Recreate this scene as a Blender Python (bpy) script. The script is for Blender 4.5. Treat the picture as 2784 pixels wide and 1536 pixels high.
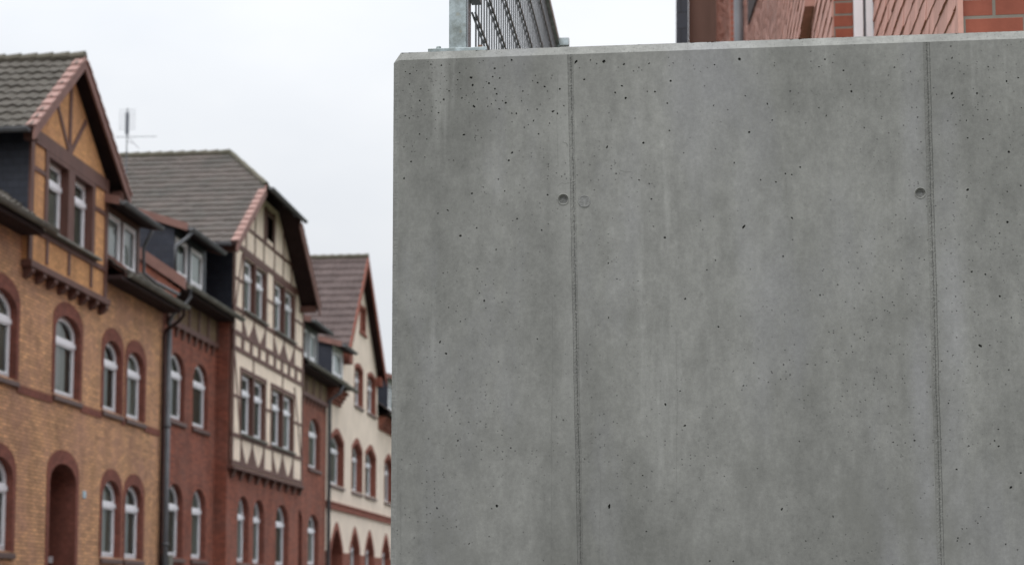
import bpy, bmesh, math, random
from mathutils import Vector
from mathutils.geometry import tessellate_polygon
for o in list(bpy.data.objects): bpy.data.objects.remove(o)
S = bpy.context.scene
COL = S.collection
R = math.radians
random.seed(7)

# ------------------------------------------------------------ camera
cam = bpy.data.objects.new('camera', bpy.data.cameras.new('camera'))
COL.objects.link(cam); S.camera = cam
cam.location = (0, 0, 1.6)
cam.rotation_euler = (R(90 + 5.0), 0, math.atan(478 / 4500))
cd = cam.data
cd.sensor_width = 36; cd.sensor_fit = 'HORIZONTAL'
cd.lens = 4500 / 2784 * 36
cd.shift_y = (1238.3 - 768) / 2784
cd.clip_start = 0.1; cd.clip_end = 3000
cd.dof.use_dof = True
cd.dof.focus_distance = 5.55
cd.dof.aperture_fstop = 4.2
S.render.resolution_x = 1024; S.render.resolution_y = 564

# ------------------------------------------------------------ overcast sky and soft sun
SUN_EL, SUN_AZ = R(56), R(188)      # azimuth clockwise from +Y: behind the camera, slightly left
w = bpy.data.worlds.new('World'); S.world = w; w.use_nodes = True
nt = w.node_tree; nt.nodes.clear()
N = nt.nodes.new; L = nt.links.new
out = N('ShaderNodeOutputWorld'); bg = N('ShaderNodeBackground')
sky = N('ShaderNodeTexSky'); sky.sky_type = 'NISHITA'; sky.sun_disc = False
sky.sun_elevation = SUN_EL; sky.sun_rotation = SUN_AZ
tc = N('ShaderNodeTexCoord'); mp = N('ShaderNodeMapping'); mp.inputs['Scale'].default_value = (1.6, 1.6, 3.2)
nz = N('ShaderNodeTexNoise'); nz.inputs['Scale'].default_value = 1.7; nz.inputs['Detail'].default_value = 5
nz.inputs['Roughness'].default_value = .5
cr = N('ShaderNodeValToRGB')        # cloud brightness
cr.color_ramp.elements[0].position = .3; cr.color_ramp.elements[0].color = (7.1, 7.5, 8.1, 1)
cr.color_ramp.elements[1].position = .68; cr.color_ramp.elements[1].color = (9.0, 9.15, 9.35, 1)
cov = N('ShaderNodeValToRGB')       # cloud cover
cov.color_ramp.elements[0].position = .22; cov.color_ramp.elements[0].color = (.72, .72, .72, 1)
cov.color_ramp.elements[1].position = .45; cov.color_ramp.elements[1].color = (.97, .97, .97, 1)
nz2 = N('ShaderNodeTexNoise'); nz2.inputs['Scale'].default_value = 1.1; nz2.inputs['Detail'].default_value = 4
mx = N('ShaderNodeMixRGB')
L(tc.outputs['Generated'], mp.inputs['Vector']); L(mp.outputs[0], nz.inputs['Vector']); L(mp.outputs[0], nz2.inputs['Vector'])
L(nz.outputs['Fac'], cr.inputs['Fac']); L(nz2.outputs['Fac'], cov.inputs['Fac'])
L(cov.outputs[0], mx.inputs['Fac']); L(sky.outputs[0], mx.inputs[1]); L(cr.outputs[0], mx.inputs[2])
# overcast skies are brightest overhead (CIE overcast distribution)
sx = N('ShaderNodeSeparateXYZ'); L(tc.outputs['Generated'], sx.inputs[0])
sq = N('ShaderNodeMath'); sq.operation = 'MULTIPLY'; L(sx.outputs[2], sq.inputs[0]); L(sx.outputs[2], sq.inputs[1])
mc = N('ShaderNodeMath'); mc.operation = 'MULTIPLY_ADD'; L(sq.outputs[0], mc.inputs[0]); mc.inputs[1].default_value = 2.6; mc.inputs[2].default_value = .82
vm = N('ShaderNodeVectorMath'); vm.operation = 'SCALE'; L(mx.outputs[0], vm.inputs[0]); L(mc.outputs[0], vm.inputs['Scale'])
L(vm.outputs[0], bg.inputs['Color']); bg.inputs['Strength'].default_value = 0.09
L(bg.outputs[0], out.inputs[0])
sd = bpy.data.lights.new('sun', 'SUN'); sd.energy = 1.1; sd.angle = R(35); sd.color = (1, .97, .93)
sun = bpy.data.objects.new('sun', sd); COL.objects.link(sun)
dv = Vector((math.sin(SUN_AZ) * math.cos(SUN_EL), math.cos(SUN_AZ) * math.cos(SUN_EL), math.sin(SUN_EL)))
sun.rotation_euler = dv.to_track_quat('Z', 'Y').to_euler()
S.view_settings.view_transform = 'Standard'; S.view_settings.look = 'None'
S.view_settings.exposure = 0.25; S.view_settings.gamma = 1

# ------------------------------------------------------------ materials
class M:
    """small node-graph writer"""
    def __init__(s, name, rough=.8, spec=.3):
        s.m = bpy.data.materials.new(name); s.m.use_nodes = True
        s.t = s.m.node_tree; s.b = s.t.nodes['Principled BSDF']
        s.b.inputs['Roughness'].default_value = rough
        s.b.inputs['Specular IOR Level'].default_value = spec
        s.co = s.n('ShaderNodeTexCoord').outputs['Object']
    def n(s, k, **kw):
        x = s.t.nodes.new(k)
        for a, v in kw.items(): setattr(x, a, v)
        return x
    def l(s, a, b): s.t.links.new(a, b)
    def set(s, node, **kw):
        for a, v in kw.items(): node.inputs[a.replace('_', ' ')].default_value = v
        return node
    def map(s, sc=(1, 1, 1), src=None, loc=(0, 0, 0)):
        x = s.n('ShaderNodeMapping'); x.inputs['Scale'].default_value = sc; x.inputs['Location'].default_value = loc
        s.l(src or s.co, x.inputs['Vector']); return x.outputs[0]
    def noise(s, scale, sc=(1, 1, 1), detail=4, rough=.55, loc=(0, 0, 0), dist=0):
        x = s.n('ShaderNodeTexNoise'); s.set(x, Scale=scale, Detail=detail, Roughness=rough, Distortion=dist)
        s.l(s.map(sc, loc=loc), x.inputs['Vector']); return x.outputs['Fac']
    def ramp(s, f, *st):
        x = s.n('ShaderNodeValToRGB'); e = x.color_ramp.elements
        while len(e) < len(st): e.new(.5)
        for i, (p, c) in enumerate(st):
            e[i].position = p; e[i].color = (c, c, c, 1) if not hasattr(c, '__len__') else (*c, 1)
        s.l(f, x.inputs[0]); return x.outputs[0]
    def mix(s, f, a, b, mode='MIX'):
        x = s.n('ShaderNodeMixRGB', blend_type=mode)
        for i, v in enumerate((f, a, b)):
            if isinstance(v, bpy.types.NodeSocket): s.l(v, x.inputs[i])
            elif i == 0: x.inputs[0].default_value = v
            else: x.inputs[i].default_value = (*v, 1) if hasattr(v, '__len__') else (v, v, v, 1)
        return x.outputs[0]
    def math(s, op, a, b=0.0):
        x = s.n('ShaderNodeMath', operation=op)
        for i, v in enumerate((a, b)):
            if isinstance(v, bpy.types.NodeSocket): s.l(v, x.inputs[i])
            else: x.inputs[i].default_value = v
        return x.outputs[0]
    def wallco(s):
        """vector (x+y, z, 0): courses run level on walls facing either way"""
        sp = s.n('ShaderNodeSeparateXYZ'); s.l(s.co, sp.inputs[0])
        c = s.n('ShaderNodeCombineXYZ'); s.l(s.math('ADD', sp.outputs[0], sp.outputs[1]), c.inputs[0])
        s.l(sp.outputs[2], c.inputs[1]); return c.outputs[0]
    def bump(s, h, strength=.4, dist=.01, prev=None):
        x = s.n('ShaderNodeBump'); s.set(x, Strength=strength, Distance=dist); s.l(h, x.inputs['Height'])
        if prev: s.l(prev, x.inputs['Normal'])
        return x.outputs[0]
    def done(s, col, nrm=None, rough=None):
        s.l(col, s.b.inputs['Base Color'])
        if nrm: s.l(nrm, s.b.inputs['Normal'])
        if rough is not None: s.l(rough, s.b.inputs['Roughness'])
        return s.m

def brick(name, c1, c2, mortar, blotch, bw=.25, bh=.077, mor=.011, bl=.35, sh=(0, 0)):
    k = M(name, .85, .2)
    b = k.n('ShaderNodeTexBrick', offset=.5)
    k.set(b, Scale=1.0, Mortar_Size=mor / 2, Mortar_Smooth=.2, Bias=-.1, Brick_Width=bw, Row_Height=bh)
    b.inputs['Color1'].default_value = (*c1, 1); b.inputs['Color2'].default_value = (*c2, 1); b.inputs['Mortar'].default_value = (*mortar, 1)
    k.l(k.map(src=k.wallco(), loc=(*sh, 0)), b.inputs['Vector'])
    big = k.ramp(k.noise(.9, detail=6, rough=.65), (.42, 0), (.68, 1))
    c = k.mix(k.math('MULTIPLY', big, bl), b.outputs['Color'], blotch)
    c = k.mix(.45, c, k.ramp(k.noise(9, detail=4), (.3, .62), (.7, 1.25)), 'MULTIPLY')
    c = k.mix(.7, c, k.ramp(k.noise(2.2, (1, 1, .3), detail=6, rough=.65, loc=(3, 7, 1)), (.3, .66), (.68, 1.18)), 'MULTIPLY')
    h = k.mix(.25, b.outputs['Fac'], k.noise(60))
    return k.done(c, k.bump(k.math('SUBTRACT', 1.0, h), .5, .006))

def plain(name, c, rough=.7, spec=.3, var=.2, scale=6, bump=.15, streak=(1, 1, 1), metal=0):
    k = M(name, rough, spec); k.b.inputs['Metallic'].default_value = metal
    f = k.ramp(k.noise(scale, streak, detail=6, rough=.6), (.3, 1 - var), (.7, 1 + var))
    col = k.mix(1.0, c, f, 'MULTIPLY')
    return k.done(col, k.bump(k.noise(scale * 6), bump, .004))

OCHRE = brick('ochre_brick', (.76, .42, .22), (.46, .26, .15), (.20, .135, .085), (.43, .235, .175), bl=.6, mor=.018, bw=.28)
OCHRE_IN = brick('ochre_brick_infill', (.70, .37, .165), (.54, .285, .135), (.36, .21, .10), (.46, .24, .15), bl=.4)
REDBR = brick('red_brick', (.33, .11, .07), (.205, .075, .053), (.12, .07, .058), (.27, .15, .12))
REDTRIM = brick('red_brick_trim', (.27, .095, .068), (.19, .07, .053), (.17, .08, .06), (.19, .08, .06), bw=.12)
FRIEZE = brick('dim_ochre_infill', (.24, .17, .10), (.20, .14, .085), (.16, .11, .07), (.17, .11, .08))
NEARBR = brick('terracotta_brick', (.33, .10, .062), (.25, .078, .053), (.22, .205, .175), (.2, .065, .05), bw=.25, bh=.082, mor=.015, bl=.4, sh=(.14, .041))
CREAM = plain('cream_render', (.76, .645, .54), .9, .1, .09, 1.3, .1)
CREAMIN = plain('cream_plaster_infill', (.84, .71, .58), .9, .1, .10, 3, .1)
TIMBER = plain('brown_painted_timber', (.13, .062, .048), .6, .3, .22, 5, .2, (1, 1, .3))
SOFFIT = plain('dark_soffit_board', (.035, .020, .019), .8, .2, .25, 4, .2)
BARGE = plain('red_brown_bargeboard', (.215, .115, .095), .65, .3, .18, 3, .2)
VERGE = plain('pink_clay_verge_tile', (.30, .185, .16), .8, .2, .22, 6, .2)
WHITE = plain('white_window_paint', (.86, .86, .89), .4, .4, .05, 4, .05)
SILLM = plain('dark_glazed_sill_brick', (.105, .055, .045), .5, .4, .2, 8, .2)
CURTG = plain('dim_grey_curtain', (.46, .50, .46), .9, .1, .35, 3, .1, (3, 3, .2))
CURT = plain('white_net_curtain', (.75, .77, .78), .9, .1, .1, 7, .1, (4, 4, .3))
ZINC = plain('weathered_zinc_gutter', (.135, .14, .15), .55, .4, .22, 3, .1)
ZINCG = plain('mossy_zinc_edge', (.18, .175, .15), .7, .3, .3, 4, .2)
DOORM = plain('dark_brown_door_paint', (.05, .018, .012), .5, .3, .15, 3, .1)
PLATE = plain('pale_blue_enamel', (.36, .50, .58), .3, .5, .05, 3, .02)
IRON = plain('dull_aluminium', (.11, .12, .14), .45, .5, .1, 9, .05)
ASPH = plain('asphalt', (.05, .05, .052), .9, .2, .25, 3, .4)
PAVE = brick('grey_paving_slabs', (.22, .215, .205), (.18, .178, .17), (.09, .09, .085), (.15, .15, .14), bw=.4, bh=.4, mor=.012)
KERB = plain('granite_kerb', (.26, .255, .25), .8, .3, .2, 12, .3)
GRASS = plain('ground_soil_and_grass', (.07, .085, .04), .95, .1, .35, 2, .5)
DARKROOM = plain('dark_interior', (.02, .02, .02), 1, 0, .1, 2, 0)

def slate():
    k = M('dark_blue_slate', .5, .4)
    b = k.n('ShaderNodeTexBrick', offset=.5)
    k.set(b, Scale=1.0, Mortar_Size=.006, Mortar_Smooth=.3, Bias=0.0, Brick_Width=.24, Row_Height=.16)
    b.inputs['Color1'].default_value = (.030, .034, .048, 1); b.inputs['Color2'].default_value = (.021, .025, .038, 1)
    b.inputs['Mortar'].default_value = (.010, .011, .016, 1); k.l(k.wallco(), b.inputs['Vector'])
    return k.done(k.mix(.6, b.outputs['Color'], k.ramp(k.noise(5), (.3, .7), (.7, 1.3)), 'MULTIPLY'),
                  k.bump(k.math('SUBTRACT', 1.0, b.outputs['Fac']), .6, .01))
SLATE = slate()

def tile(name, c, c2, lich):
    k = M(name, .85, .2)
    f = k.ramp(k.noise(1.1, detail=6, rough=.65), (.35, 0), (.65, 1))
    col = k.mix(f, c, c2)
    v = k.n('ShaderNodeTexVoronoi'); k.set(v, Scale=3.2); k.l(k.co, v.inputs['Vector'])
    col = k.mix(.28, col, k.ramp(v.outputs['Color'], (.1, .55), (.9, 1.4)), 'MULTIPLY')
    col = k.mix(k.ramp(k.noise(14, detail=5, rough=.7), (.6, 0), (.72, .55)), col, lich)
    return k.done(col, k.bump(k.noise(40), .3, .004))
T1 = tile('weathered_grey_pantile', (.070, .063, .053), (.105, .094, .08), (.22, .215, .19))
T1E = tile('pantile_lower_edge', (.13, .118, .10), (.17, .155, .135), (.27, .26, .24))
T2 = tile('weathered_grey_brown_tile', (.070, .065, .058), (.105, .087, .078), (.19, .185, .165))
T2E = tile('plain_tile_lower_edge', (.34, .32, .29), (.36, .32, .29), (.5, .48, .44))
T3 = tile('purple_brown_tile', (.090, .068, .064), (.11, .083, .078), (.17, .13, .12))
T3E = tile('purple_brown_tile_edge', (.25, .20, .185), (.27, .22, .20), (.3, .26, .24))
RIDGE = tile('mossy_ridge_tile', (.10, .095, .07), (.14, .125, .10), (.2, .21, .15))

def glass():
    m = bpy.data.materials.new('window_glass'); m.use_nodes = True; t = m.node_tree; t.nodes.clear()
    o = t.nodes.new('ShaderNodeOutputMaterial'); mx = t.nodes.new('ShaderNodeMixShader')
    tr = t.nodes.new('ShaderNodeBsdfTransparent'); tr.inputs[0].default_value = (.78, .82, .80, 1)
    g = t.nodes.new('ShaderNodeBsdfGlossy'); g.inputs['Roughness'].default_value = .04; g.inputs[0].default_value = (.8, .84, .84, 1)
    f = t.nodes.new('ShaderNodeFresnel'); f.inputs[0].default_value = 1.5
    t.links.new(f.outputs[0], mx.inputs[0]); t.links.new(tr.outputs[0], mx.inputs[1]); t.links.new(g.outputs[0], mx.inputs[2])
    t.links.new(mx.outputs[0], o.inputs[0]); return m
GLASS = glass()

def concrete(name, k1=1.0, rough_band=False):
    k = M(name, .82, .25)
    # tone: broad cloudy blotches, fine mottling and vertical water streaks
    base = k.ramp(k.noise(1.3, (1, 1, .55), detail=5, rough=.55, loc=(2, 0, 5)), (.3, (.160 * k1, .1605 * k1, .147 * k1)), (.7, (.242 * k1, .2415 * k1, .225 * k1)))
    base = k.mix(.75, base, k.ramp(k.noise(5.5, (1, 1, .22), detail=7, rough=.62, loc=(1, 3, 0)), (.3, .80), (.7, 1.17)), 'MULTIPLY')
    base = k.mix(.7, base, k.ramp(k.noise(28, (1, 1, .7), detail=6, rough=.7, loc=(5, 5, 5)), (.32, .82), (.68, 1.14)), 'MULTIPLY')
    base = k.mix(.8, base, k.ramp(k.noise(9, (1, 1, .6), detail=9, rough=.70), (.32, .78), (.68, 1.16)), 'MULTIPLY')
    st = k.ramp(k.noise(9, (1, 1, .07), detail=5, rough=.6, loc=(9, 0, 4)), (.57, 0), (.76, .55))
    brk = k.ramp(k.noise(2.4, (1, 1, .8), detail=3, loc=(4, 1, 8)), (.42, 0), (.62, 1))
    base = k.mix(k.math('MULTIPLY', st, brk), base, (.37 * k1, .37 * k1, .35 * k1))        # pale lime runs
    sd_ = k.ramp(k.noise(16, (1, 1, .09), detail=5, rough=.65, loc=(19, 0, 14)), (.58, 0), (.78, .55))
    base = k.mix(k.math('MULTIPLY', sd_, k.ramp(k.noise(1.8, loc=(7, 7, 7)), (.4, 0), (.6, 1))), base, (.16 * k1, .16 * k1, .15 * k1))
    # cool lavender patches near the form joints
    base = k.mix(k.ramp(k.noise(2.1, (1.3, 1, .35), detail=4, loc=(31, 2, 2)), (.52, 0), (.68, .5)), base, (.245 * k1, .245 * k1, .252 * k1))
    if not rough_band:      # paler laitance bands either side of the form joints
        sp0 = k.n('ShaderNodeSeparateXYZ'); k.l(k.co, sp0.inputs[0])
        for c0, sl, w_, col in ((-.412, .0163, .045, (.31, .31, .29)), (.86, .006, .05, (.31, .31, .32)), (.757, .006, .04, (.29, .29, .30))):
            cz = k.math('MULTIPLY_ADD', sp0.outputs[2], -sl); cz.node.inputs[2].default_value = 3.46 * sl + c0
            d_ = k.math('ABSOLUTE', k.math('SUBTRACT', sp0.outputs[0], cz))
            mk = k.ramp(d_, (w_ * .3, .4), (w_ * 1.25, 0))
            base = k.mix(k.math('MULTIPLY', mk, k.ramp(k.noise(4, (1, 1, .5), detail=5, loc=(c0 * 9, 1, 1)), (.38, .1), (.62, 1))), base, col)
    base = k.mix(.55, base, k.ramp(k.noise(420, detail=3, rough=.7), (.3, .78), (.7, 1.18)), 'MULTIPLY')
    base = k.mix(.6, base, k.ramp(k.noise(75, detail=5, rough=.75), (.3, .78), (.7, 1.17)), 'MULTIPLY')
    if not rough_band:      # damp dark clouds, mostly low on the wall
        spz = k.n('ShaderNodeSeparateXYZ'); k.l(k.co, spz.inputs[0])
        low = k.ramp(k.math('MULTIPLY', spz.outputs[2], .25), (.46, 1), (.72, .25))
        bl_ = k.ramp(k.noise(3.1, (1, 1, .8), detail=10, rough=.72, loc=(11, 4, 6)), (.50, 0), (.63, .5))
        base = k.mix(k.math('MULTIPLY', low, bl_), base, (.135, .135, .122))
    # tiny blow holes in the paste: bumped, their inner shade painted as dark dots
    v = k.n('ShaderNodeTexVoronoi'); k.set(v, Scale=70 if not rough_band else 110); k.l(k.co, v.inputs['Vector'])
    dots = k.ramp(v.outputs['Distance'], (.13, 1), (.21, 0))
    sp = k.n('ShaderNodeSeparateColor'); k.l(v.outputs['Color'], sp.inputs[0])
    pick = k.math('GREATER_THAN', sp.outputs[0], .66 if not rough_band else .55)
    if not rough_band:
        zone = k.ramp(k.noise(1.7, detail=3, loc=(5, 5, 1)), (.46, 0), (.62, 1))
        pick = k.math('MULTIPLY', pick, zone)
    dots = k.math('MULTIPLY', dots, pick)
    base = k.mix(k.math('MULTIPLY', dots, .8), base, (.06, .06, .055))
    n1 = k.bump(k.noise(35, detail=6, rough=.65), .18 if not rough_band else .3, .002)
    n2 = k.bump(k.math('SUBTRACT', 1.0, dots), .5, .002, n1)
    return k.done(base, n2)
CONC = concrete('fair_faced_concrete')
CONCCH = concrete('rough_chamfer_concrete', 1.12, True)  # tone lifted: light caught by the chamfers is put into the colour
CONCJ = concrete('rough_joint_fin_concrete', .88, True)
CONCJD = concrete('painted_shade_crevice', .50, True)  # dark tone paints in the shade of joint grooves too shallow to show it
CONCDK = plain('recess_concrete', (.16, .16, .15), .9, .1, .2, 60, .5)
CONCPL = plain('mortar_plug', (.25, .25, .24), .9, .1, .3, 120, 1.0)
CRACK = plain('dark_hairline', (.15, .15, .14), .95, .1, .2, 50, .2)

def galv():
    k = M('galvanised_steel', .45, .5); k.b.inputs['Metallic'].default_value = .55
    v = k.n('ShaderNodeTexVoronoi'); k.set(v, Scale=60); k.l(k.co, v.inputs['Vector'])
    c = k.mix(k.ramp(k.noise(14, detail=6, rough=.7), (.35, 0), (.7, 1)), (.16, .18, .17), (.40, .46, .48))
    c = k.mix(.3, c, k.ramp(v.outputs['Color'], (.1, .7), (.9, 1.3)), 'MULTIPLY')
    c = k.mix(k.ramp(k.noise(22, detail=5, loc=(3, 3, 3)), (.6, 0), (.75, .5)), c, (.27, .23, .14))
    return k.done(c, k.bump(k.noise(80), .1, .001))
GALV = galv()
STEEL = plain('grey_steel_bar', (.17, .18, .19), .5, .4, .2, 20, .1, metal=.3)
RUST = plain('rusty_bolt', (.16, .10, .075), .8, .3, .3, 60, .4)

def shingle():
    k = M('pink_clay_shingle', .7, .3)
    sp = k.n('ShaderNodeSeparateXYZ'); k.l(k.co, sp.inputs[0])
    c = k.mix(k.ramp(k.noise(3.5, detail=5), (.35, 0), (.65, 1)), (.62, .34, .28), (.50, .275, .225))
    c = k.mix(.6, c, k.ramp(k.noise(6, (1, 1, .4), detail=6, rough=.7, loc=(2, 2, 2)), (.35, .68), (.62, 1.12)), 'MULTIPLY')
    c = k.mix(k.ramp(k.noise(9, (1, 1, .5), detail=4, loc=(8, 2, 2)), (.64, 0), (.74, .5)), c, (.20, .10, .085))
    return k.done(c, k.bump(k.noise(50), .2, .003))
SHING = shingle()

# ------------------------------------------------------------ mesh helpers
class G:
    def __init__(s): s.v = []; s.f = []; s.m = []
    def quad(s, *p, mi=0):
        b = len(s.v); s.v += [tuple(q) for q in p]; s.f.append(tuple(range(b, b + len(p)))); s.m.append(mi)
    def box(s, x0, x1, y0, y1, z0, z1, mi=0):
        p = [(x, y, z) for x in (x0, x1) for y in (y0, y1) for z in (z0, z1)]
        b = len(s.v); s.v += p
        for q in ((0, 1, 3, 2), (4, 6, 7, 5), (0, 4, 5, 1), (2, 3, 7, 6), (0, 2, 6, 4), (1, 5, 7, 3)):
            s.f.append(tuple(b + i for i in q)); s.m.append(mi)
    def prism(s, loop, e, mi=0):
        e = Vector(e); n = len(loop); b = len(s.v)
        s.v += [tuple(p) for p in loop] + [tuple(Vector(p) + e) for p in loop]
        s.f.append(tuple(b + i for i in range(n))); s.m.append(mi)
        s.f.append(tuple(b + n + i for i in reversed(range(n)))); s.m.append(mi)
        for i in range(n):
            j = (i + 1) % n; s.f.append((b + i, b + n + i, b + n + j, b + j)); s.m.append(mi)
    def bar(s, a, c, w, d, nrm=(1, 0, 0), mi=0):
        """rectangular beam from a to c, w wide across, d deep along nrm (towards -nrm)"""
        a = Vector(a); c = Vector(c); n = Vector(nrm).normalized(); t = (c - a).normalized(); q = t.cross(n).normalized() * (w / 2)
        s.prism([a - q, a + q, c + q, c - q], -n * d, mi)
    def tube(s, pts, r, n=8, caps=True, mi=0):
        pts = [Vector(p) for p in pts]; b = len(s.v); up = Vector((0, 0, 1))
        for i, p in enumerate(pts):
            t = (pts[min(i + 1, len(pts) - 1)] - pts[max(i - 1, 0)]).normalized()
            a = t.cross(up)
            if a.length < .05: a = t.cross(Vector((0, 1, 0)))
            a.normalize(); c = t.cross(a)
            rr = r[i] if hasattr(r, '__len__') else r
            for k in range(n):
                q = 2 * math.pi * k / n; s.v.append(tuple(p + a * math.cos(q) * rr + c * math.sin(q) * rr))
        for i in range(len(pts) - 1):
            for k in range(n):
                j = (k + 1) % n; s.f.append((b + i * n + k, b + i * n + j, b + (i + 1) * n + j, b + (i + 1) * n + k)); s.m.append(mi)
        if caps:
            s.f.append(tuple(b + k for k in reversed(range(n)))); s.m.append(mi)
            e = b + (len(pts) - 1) * n; s.f.append(tuple(e + k for k in range(n))); s.m.append(mi)
    def each(s, name, mats, parent=None, **kw):
        """one object per separate piece"""
        key = {}; par = list(range(len(s.v)))
        def find(a):
            while par[a] != a: par[a] = par[par[a]]; a = par[a]
            return a
        for i, p in enumerate(s.v):
            k = tuple(round(c, 4) for c in p); j = key.setdefault(k, i); par[find(i)] = find(j)
        for f in s.f:
            for i in f[1:]: par[find(i)] = find(f[0])
        grp = {}
        for fi, f in enumerate(s.f): grp.setdefault(find(f[0]), []).append(fi)
        o = None
        for fs in grp.values():
            q = G(); mp = {}
            for fi in fs:
                for i in s.f[fi]:
                    if i not in mp: mp[i] = len(q.v); q.v.append(s.v[i])
                q.f.append(tuple(mp[i] for i in s.f[fi])); q.m.append(s.m[fi])
            o = q.build(name, mats, parent, **kw)
        return o
    def build(s, name, mats, parent=None, clips=(), bevel=0, smooth=False):
        off = Vector((0, 0, 0)); q = parent
        while q is not None: off += q.location; q = q.parent
        me = bpy.data.meshes.new(name)
        me.from_pydata([tuple(Vector(p) - off) for p in s.v], [], s.f)
        mats = mats if isinstance(mats, (list, tuple)) else [mats]
        for m in mats: me.materials.append(m)
        for i, pl in enumerate(me.polygons): pl.material_index = s.m[i]; pl.use_smooth = smooth
        bm = bmesh.new(); bm.from_mesh(me)
        for co, no in clips:
            bmesh.ops.bisect_plane(bm, geom=bm.verts[:] + bm.edges[:] + bm.faces[:], plane_co=Vector(co) - off, plane_no=Vector(no), clear_outer=True)
        if bevel:
            bmesh.ops.remove_doubles(bm, verts=bm.verts[:], dist=1e-5)
            bmesh.ops.bevel(bm, geom=[e for e in bm.edges if len(e.link_faces) == 2 and e.calc_face_angle(0) > .6], offset=bevel, segments=2, affect='EDGES', profile=.6)
        bm.to_mesh(me); bm.free(); me.update()
        o = bpy.data.objects.new(name, me); COL.objects.link(o); o.parent = parent
        return o
def tag(o, label=None, cat=None, group=None, kind=None):
    if label: o['label'] = label
    if cat: o['category'] = cat
    if group: o['group'] = group
    if kind: o['kind'] = kind
    return o
def thing(name, loc, label, cat, group=None):
    o = bpy.data.objects.new(name, None); COL.objects.link(o); o.location = loc; o.empty_display_size = .3
    return tag(o, label, cat, group)

def arch(y0, y1, z0, zc, rise, kind='round', n=12):
    """opening outline as (y, z), anticlockwise from the bottom left"""
    p = [(y0, z0), (y1, z0)]
    if rise <= 0: return p + [(y1, zc), (y0, zc)]
    c, h = (y0 + y1) / 2, (y1 - y0) / 2
    for i in range(n + 1):
        if kind == 'round':
            t = math.pi * i / n; p.append((c + h * math.cos(t), zc - rise + rise * math.sin(t)))
        else:
            q = 1 - 2 * i / n; p.append((c + h * q, zc - rise * abs(q) ** (1.5 if kind == 'point' else 2.2)))
    return p
def P(x, loop): return [(x, a, b) for a, b in loop]
def sheet(g, x, outer, holes, mi=0, facing=1):
    loops = [[Vector((a, b, 0)) for a, b in l] for l in [outer] + holes]
    flat = [v for l in loops for v in l]
    for tri in tessellate_polygon(loops):
        a, b, c = (flat[i] for i in tri)
        ar = (b - a).cross(c - a).z
        if abs(ar) < 1e-9: continue
        if ar * facing < 0: b, c = c, b
        g.quad((x, a.x, a.y), (x, b.x, b.y), (x, c.x, c.y), mi=mi)
def ring(g, xo, xi, outer, inner, closed=True, mi=0, sides=(1, 1), back=None):
    """ring between loops at x=xo; inner wall goes back to xi, outer wall to `back`"""
    n = len(outer); back = xi if back is None else back
    for i in range(n if closed else n - 1):
        j = (i + 1) % n
        A, B, C, D = outer[i], outer[j], inner[j], inner[i]
        g.quad((xo, *A), (xo, *B), (xo, *C), (xo, *D), mi=mi)
        if sides[1]: g.quad((xo, *D), (xo, *C), (xi, *C), (xi, *D), mi=mi)
        if sides[0]: g.quad((xo, *B), (xo, *A), (back, *A), (back, *B), mi=mi)

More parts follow.
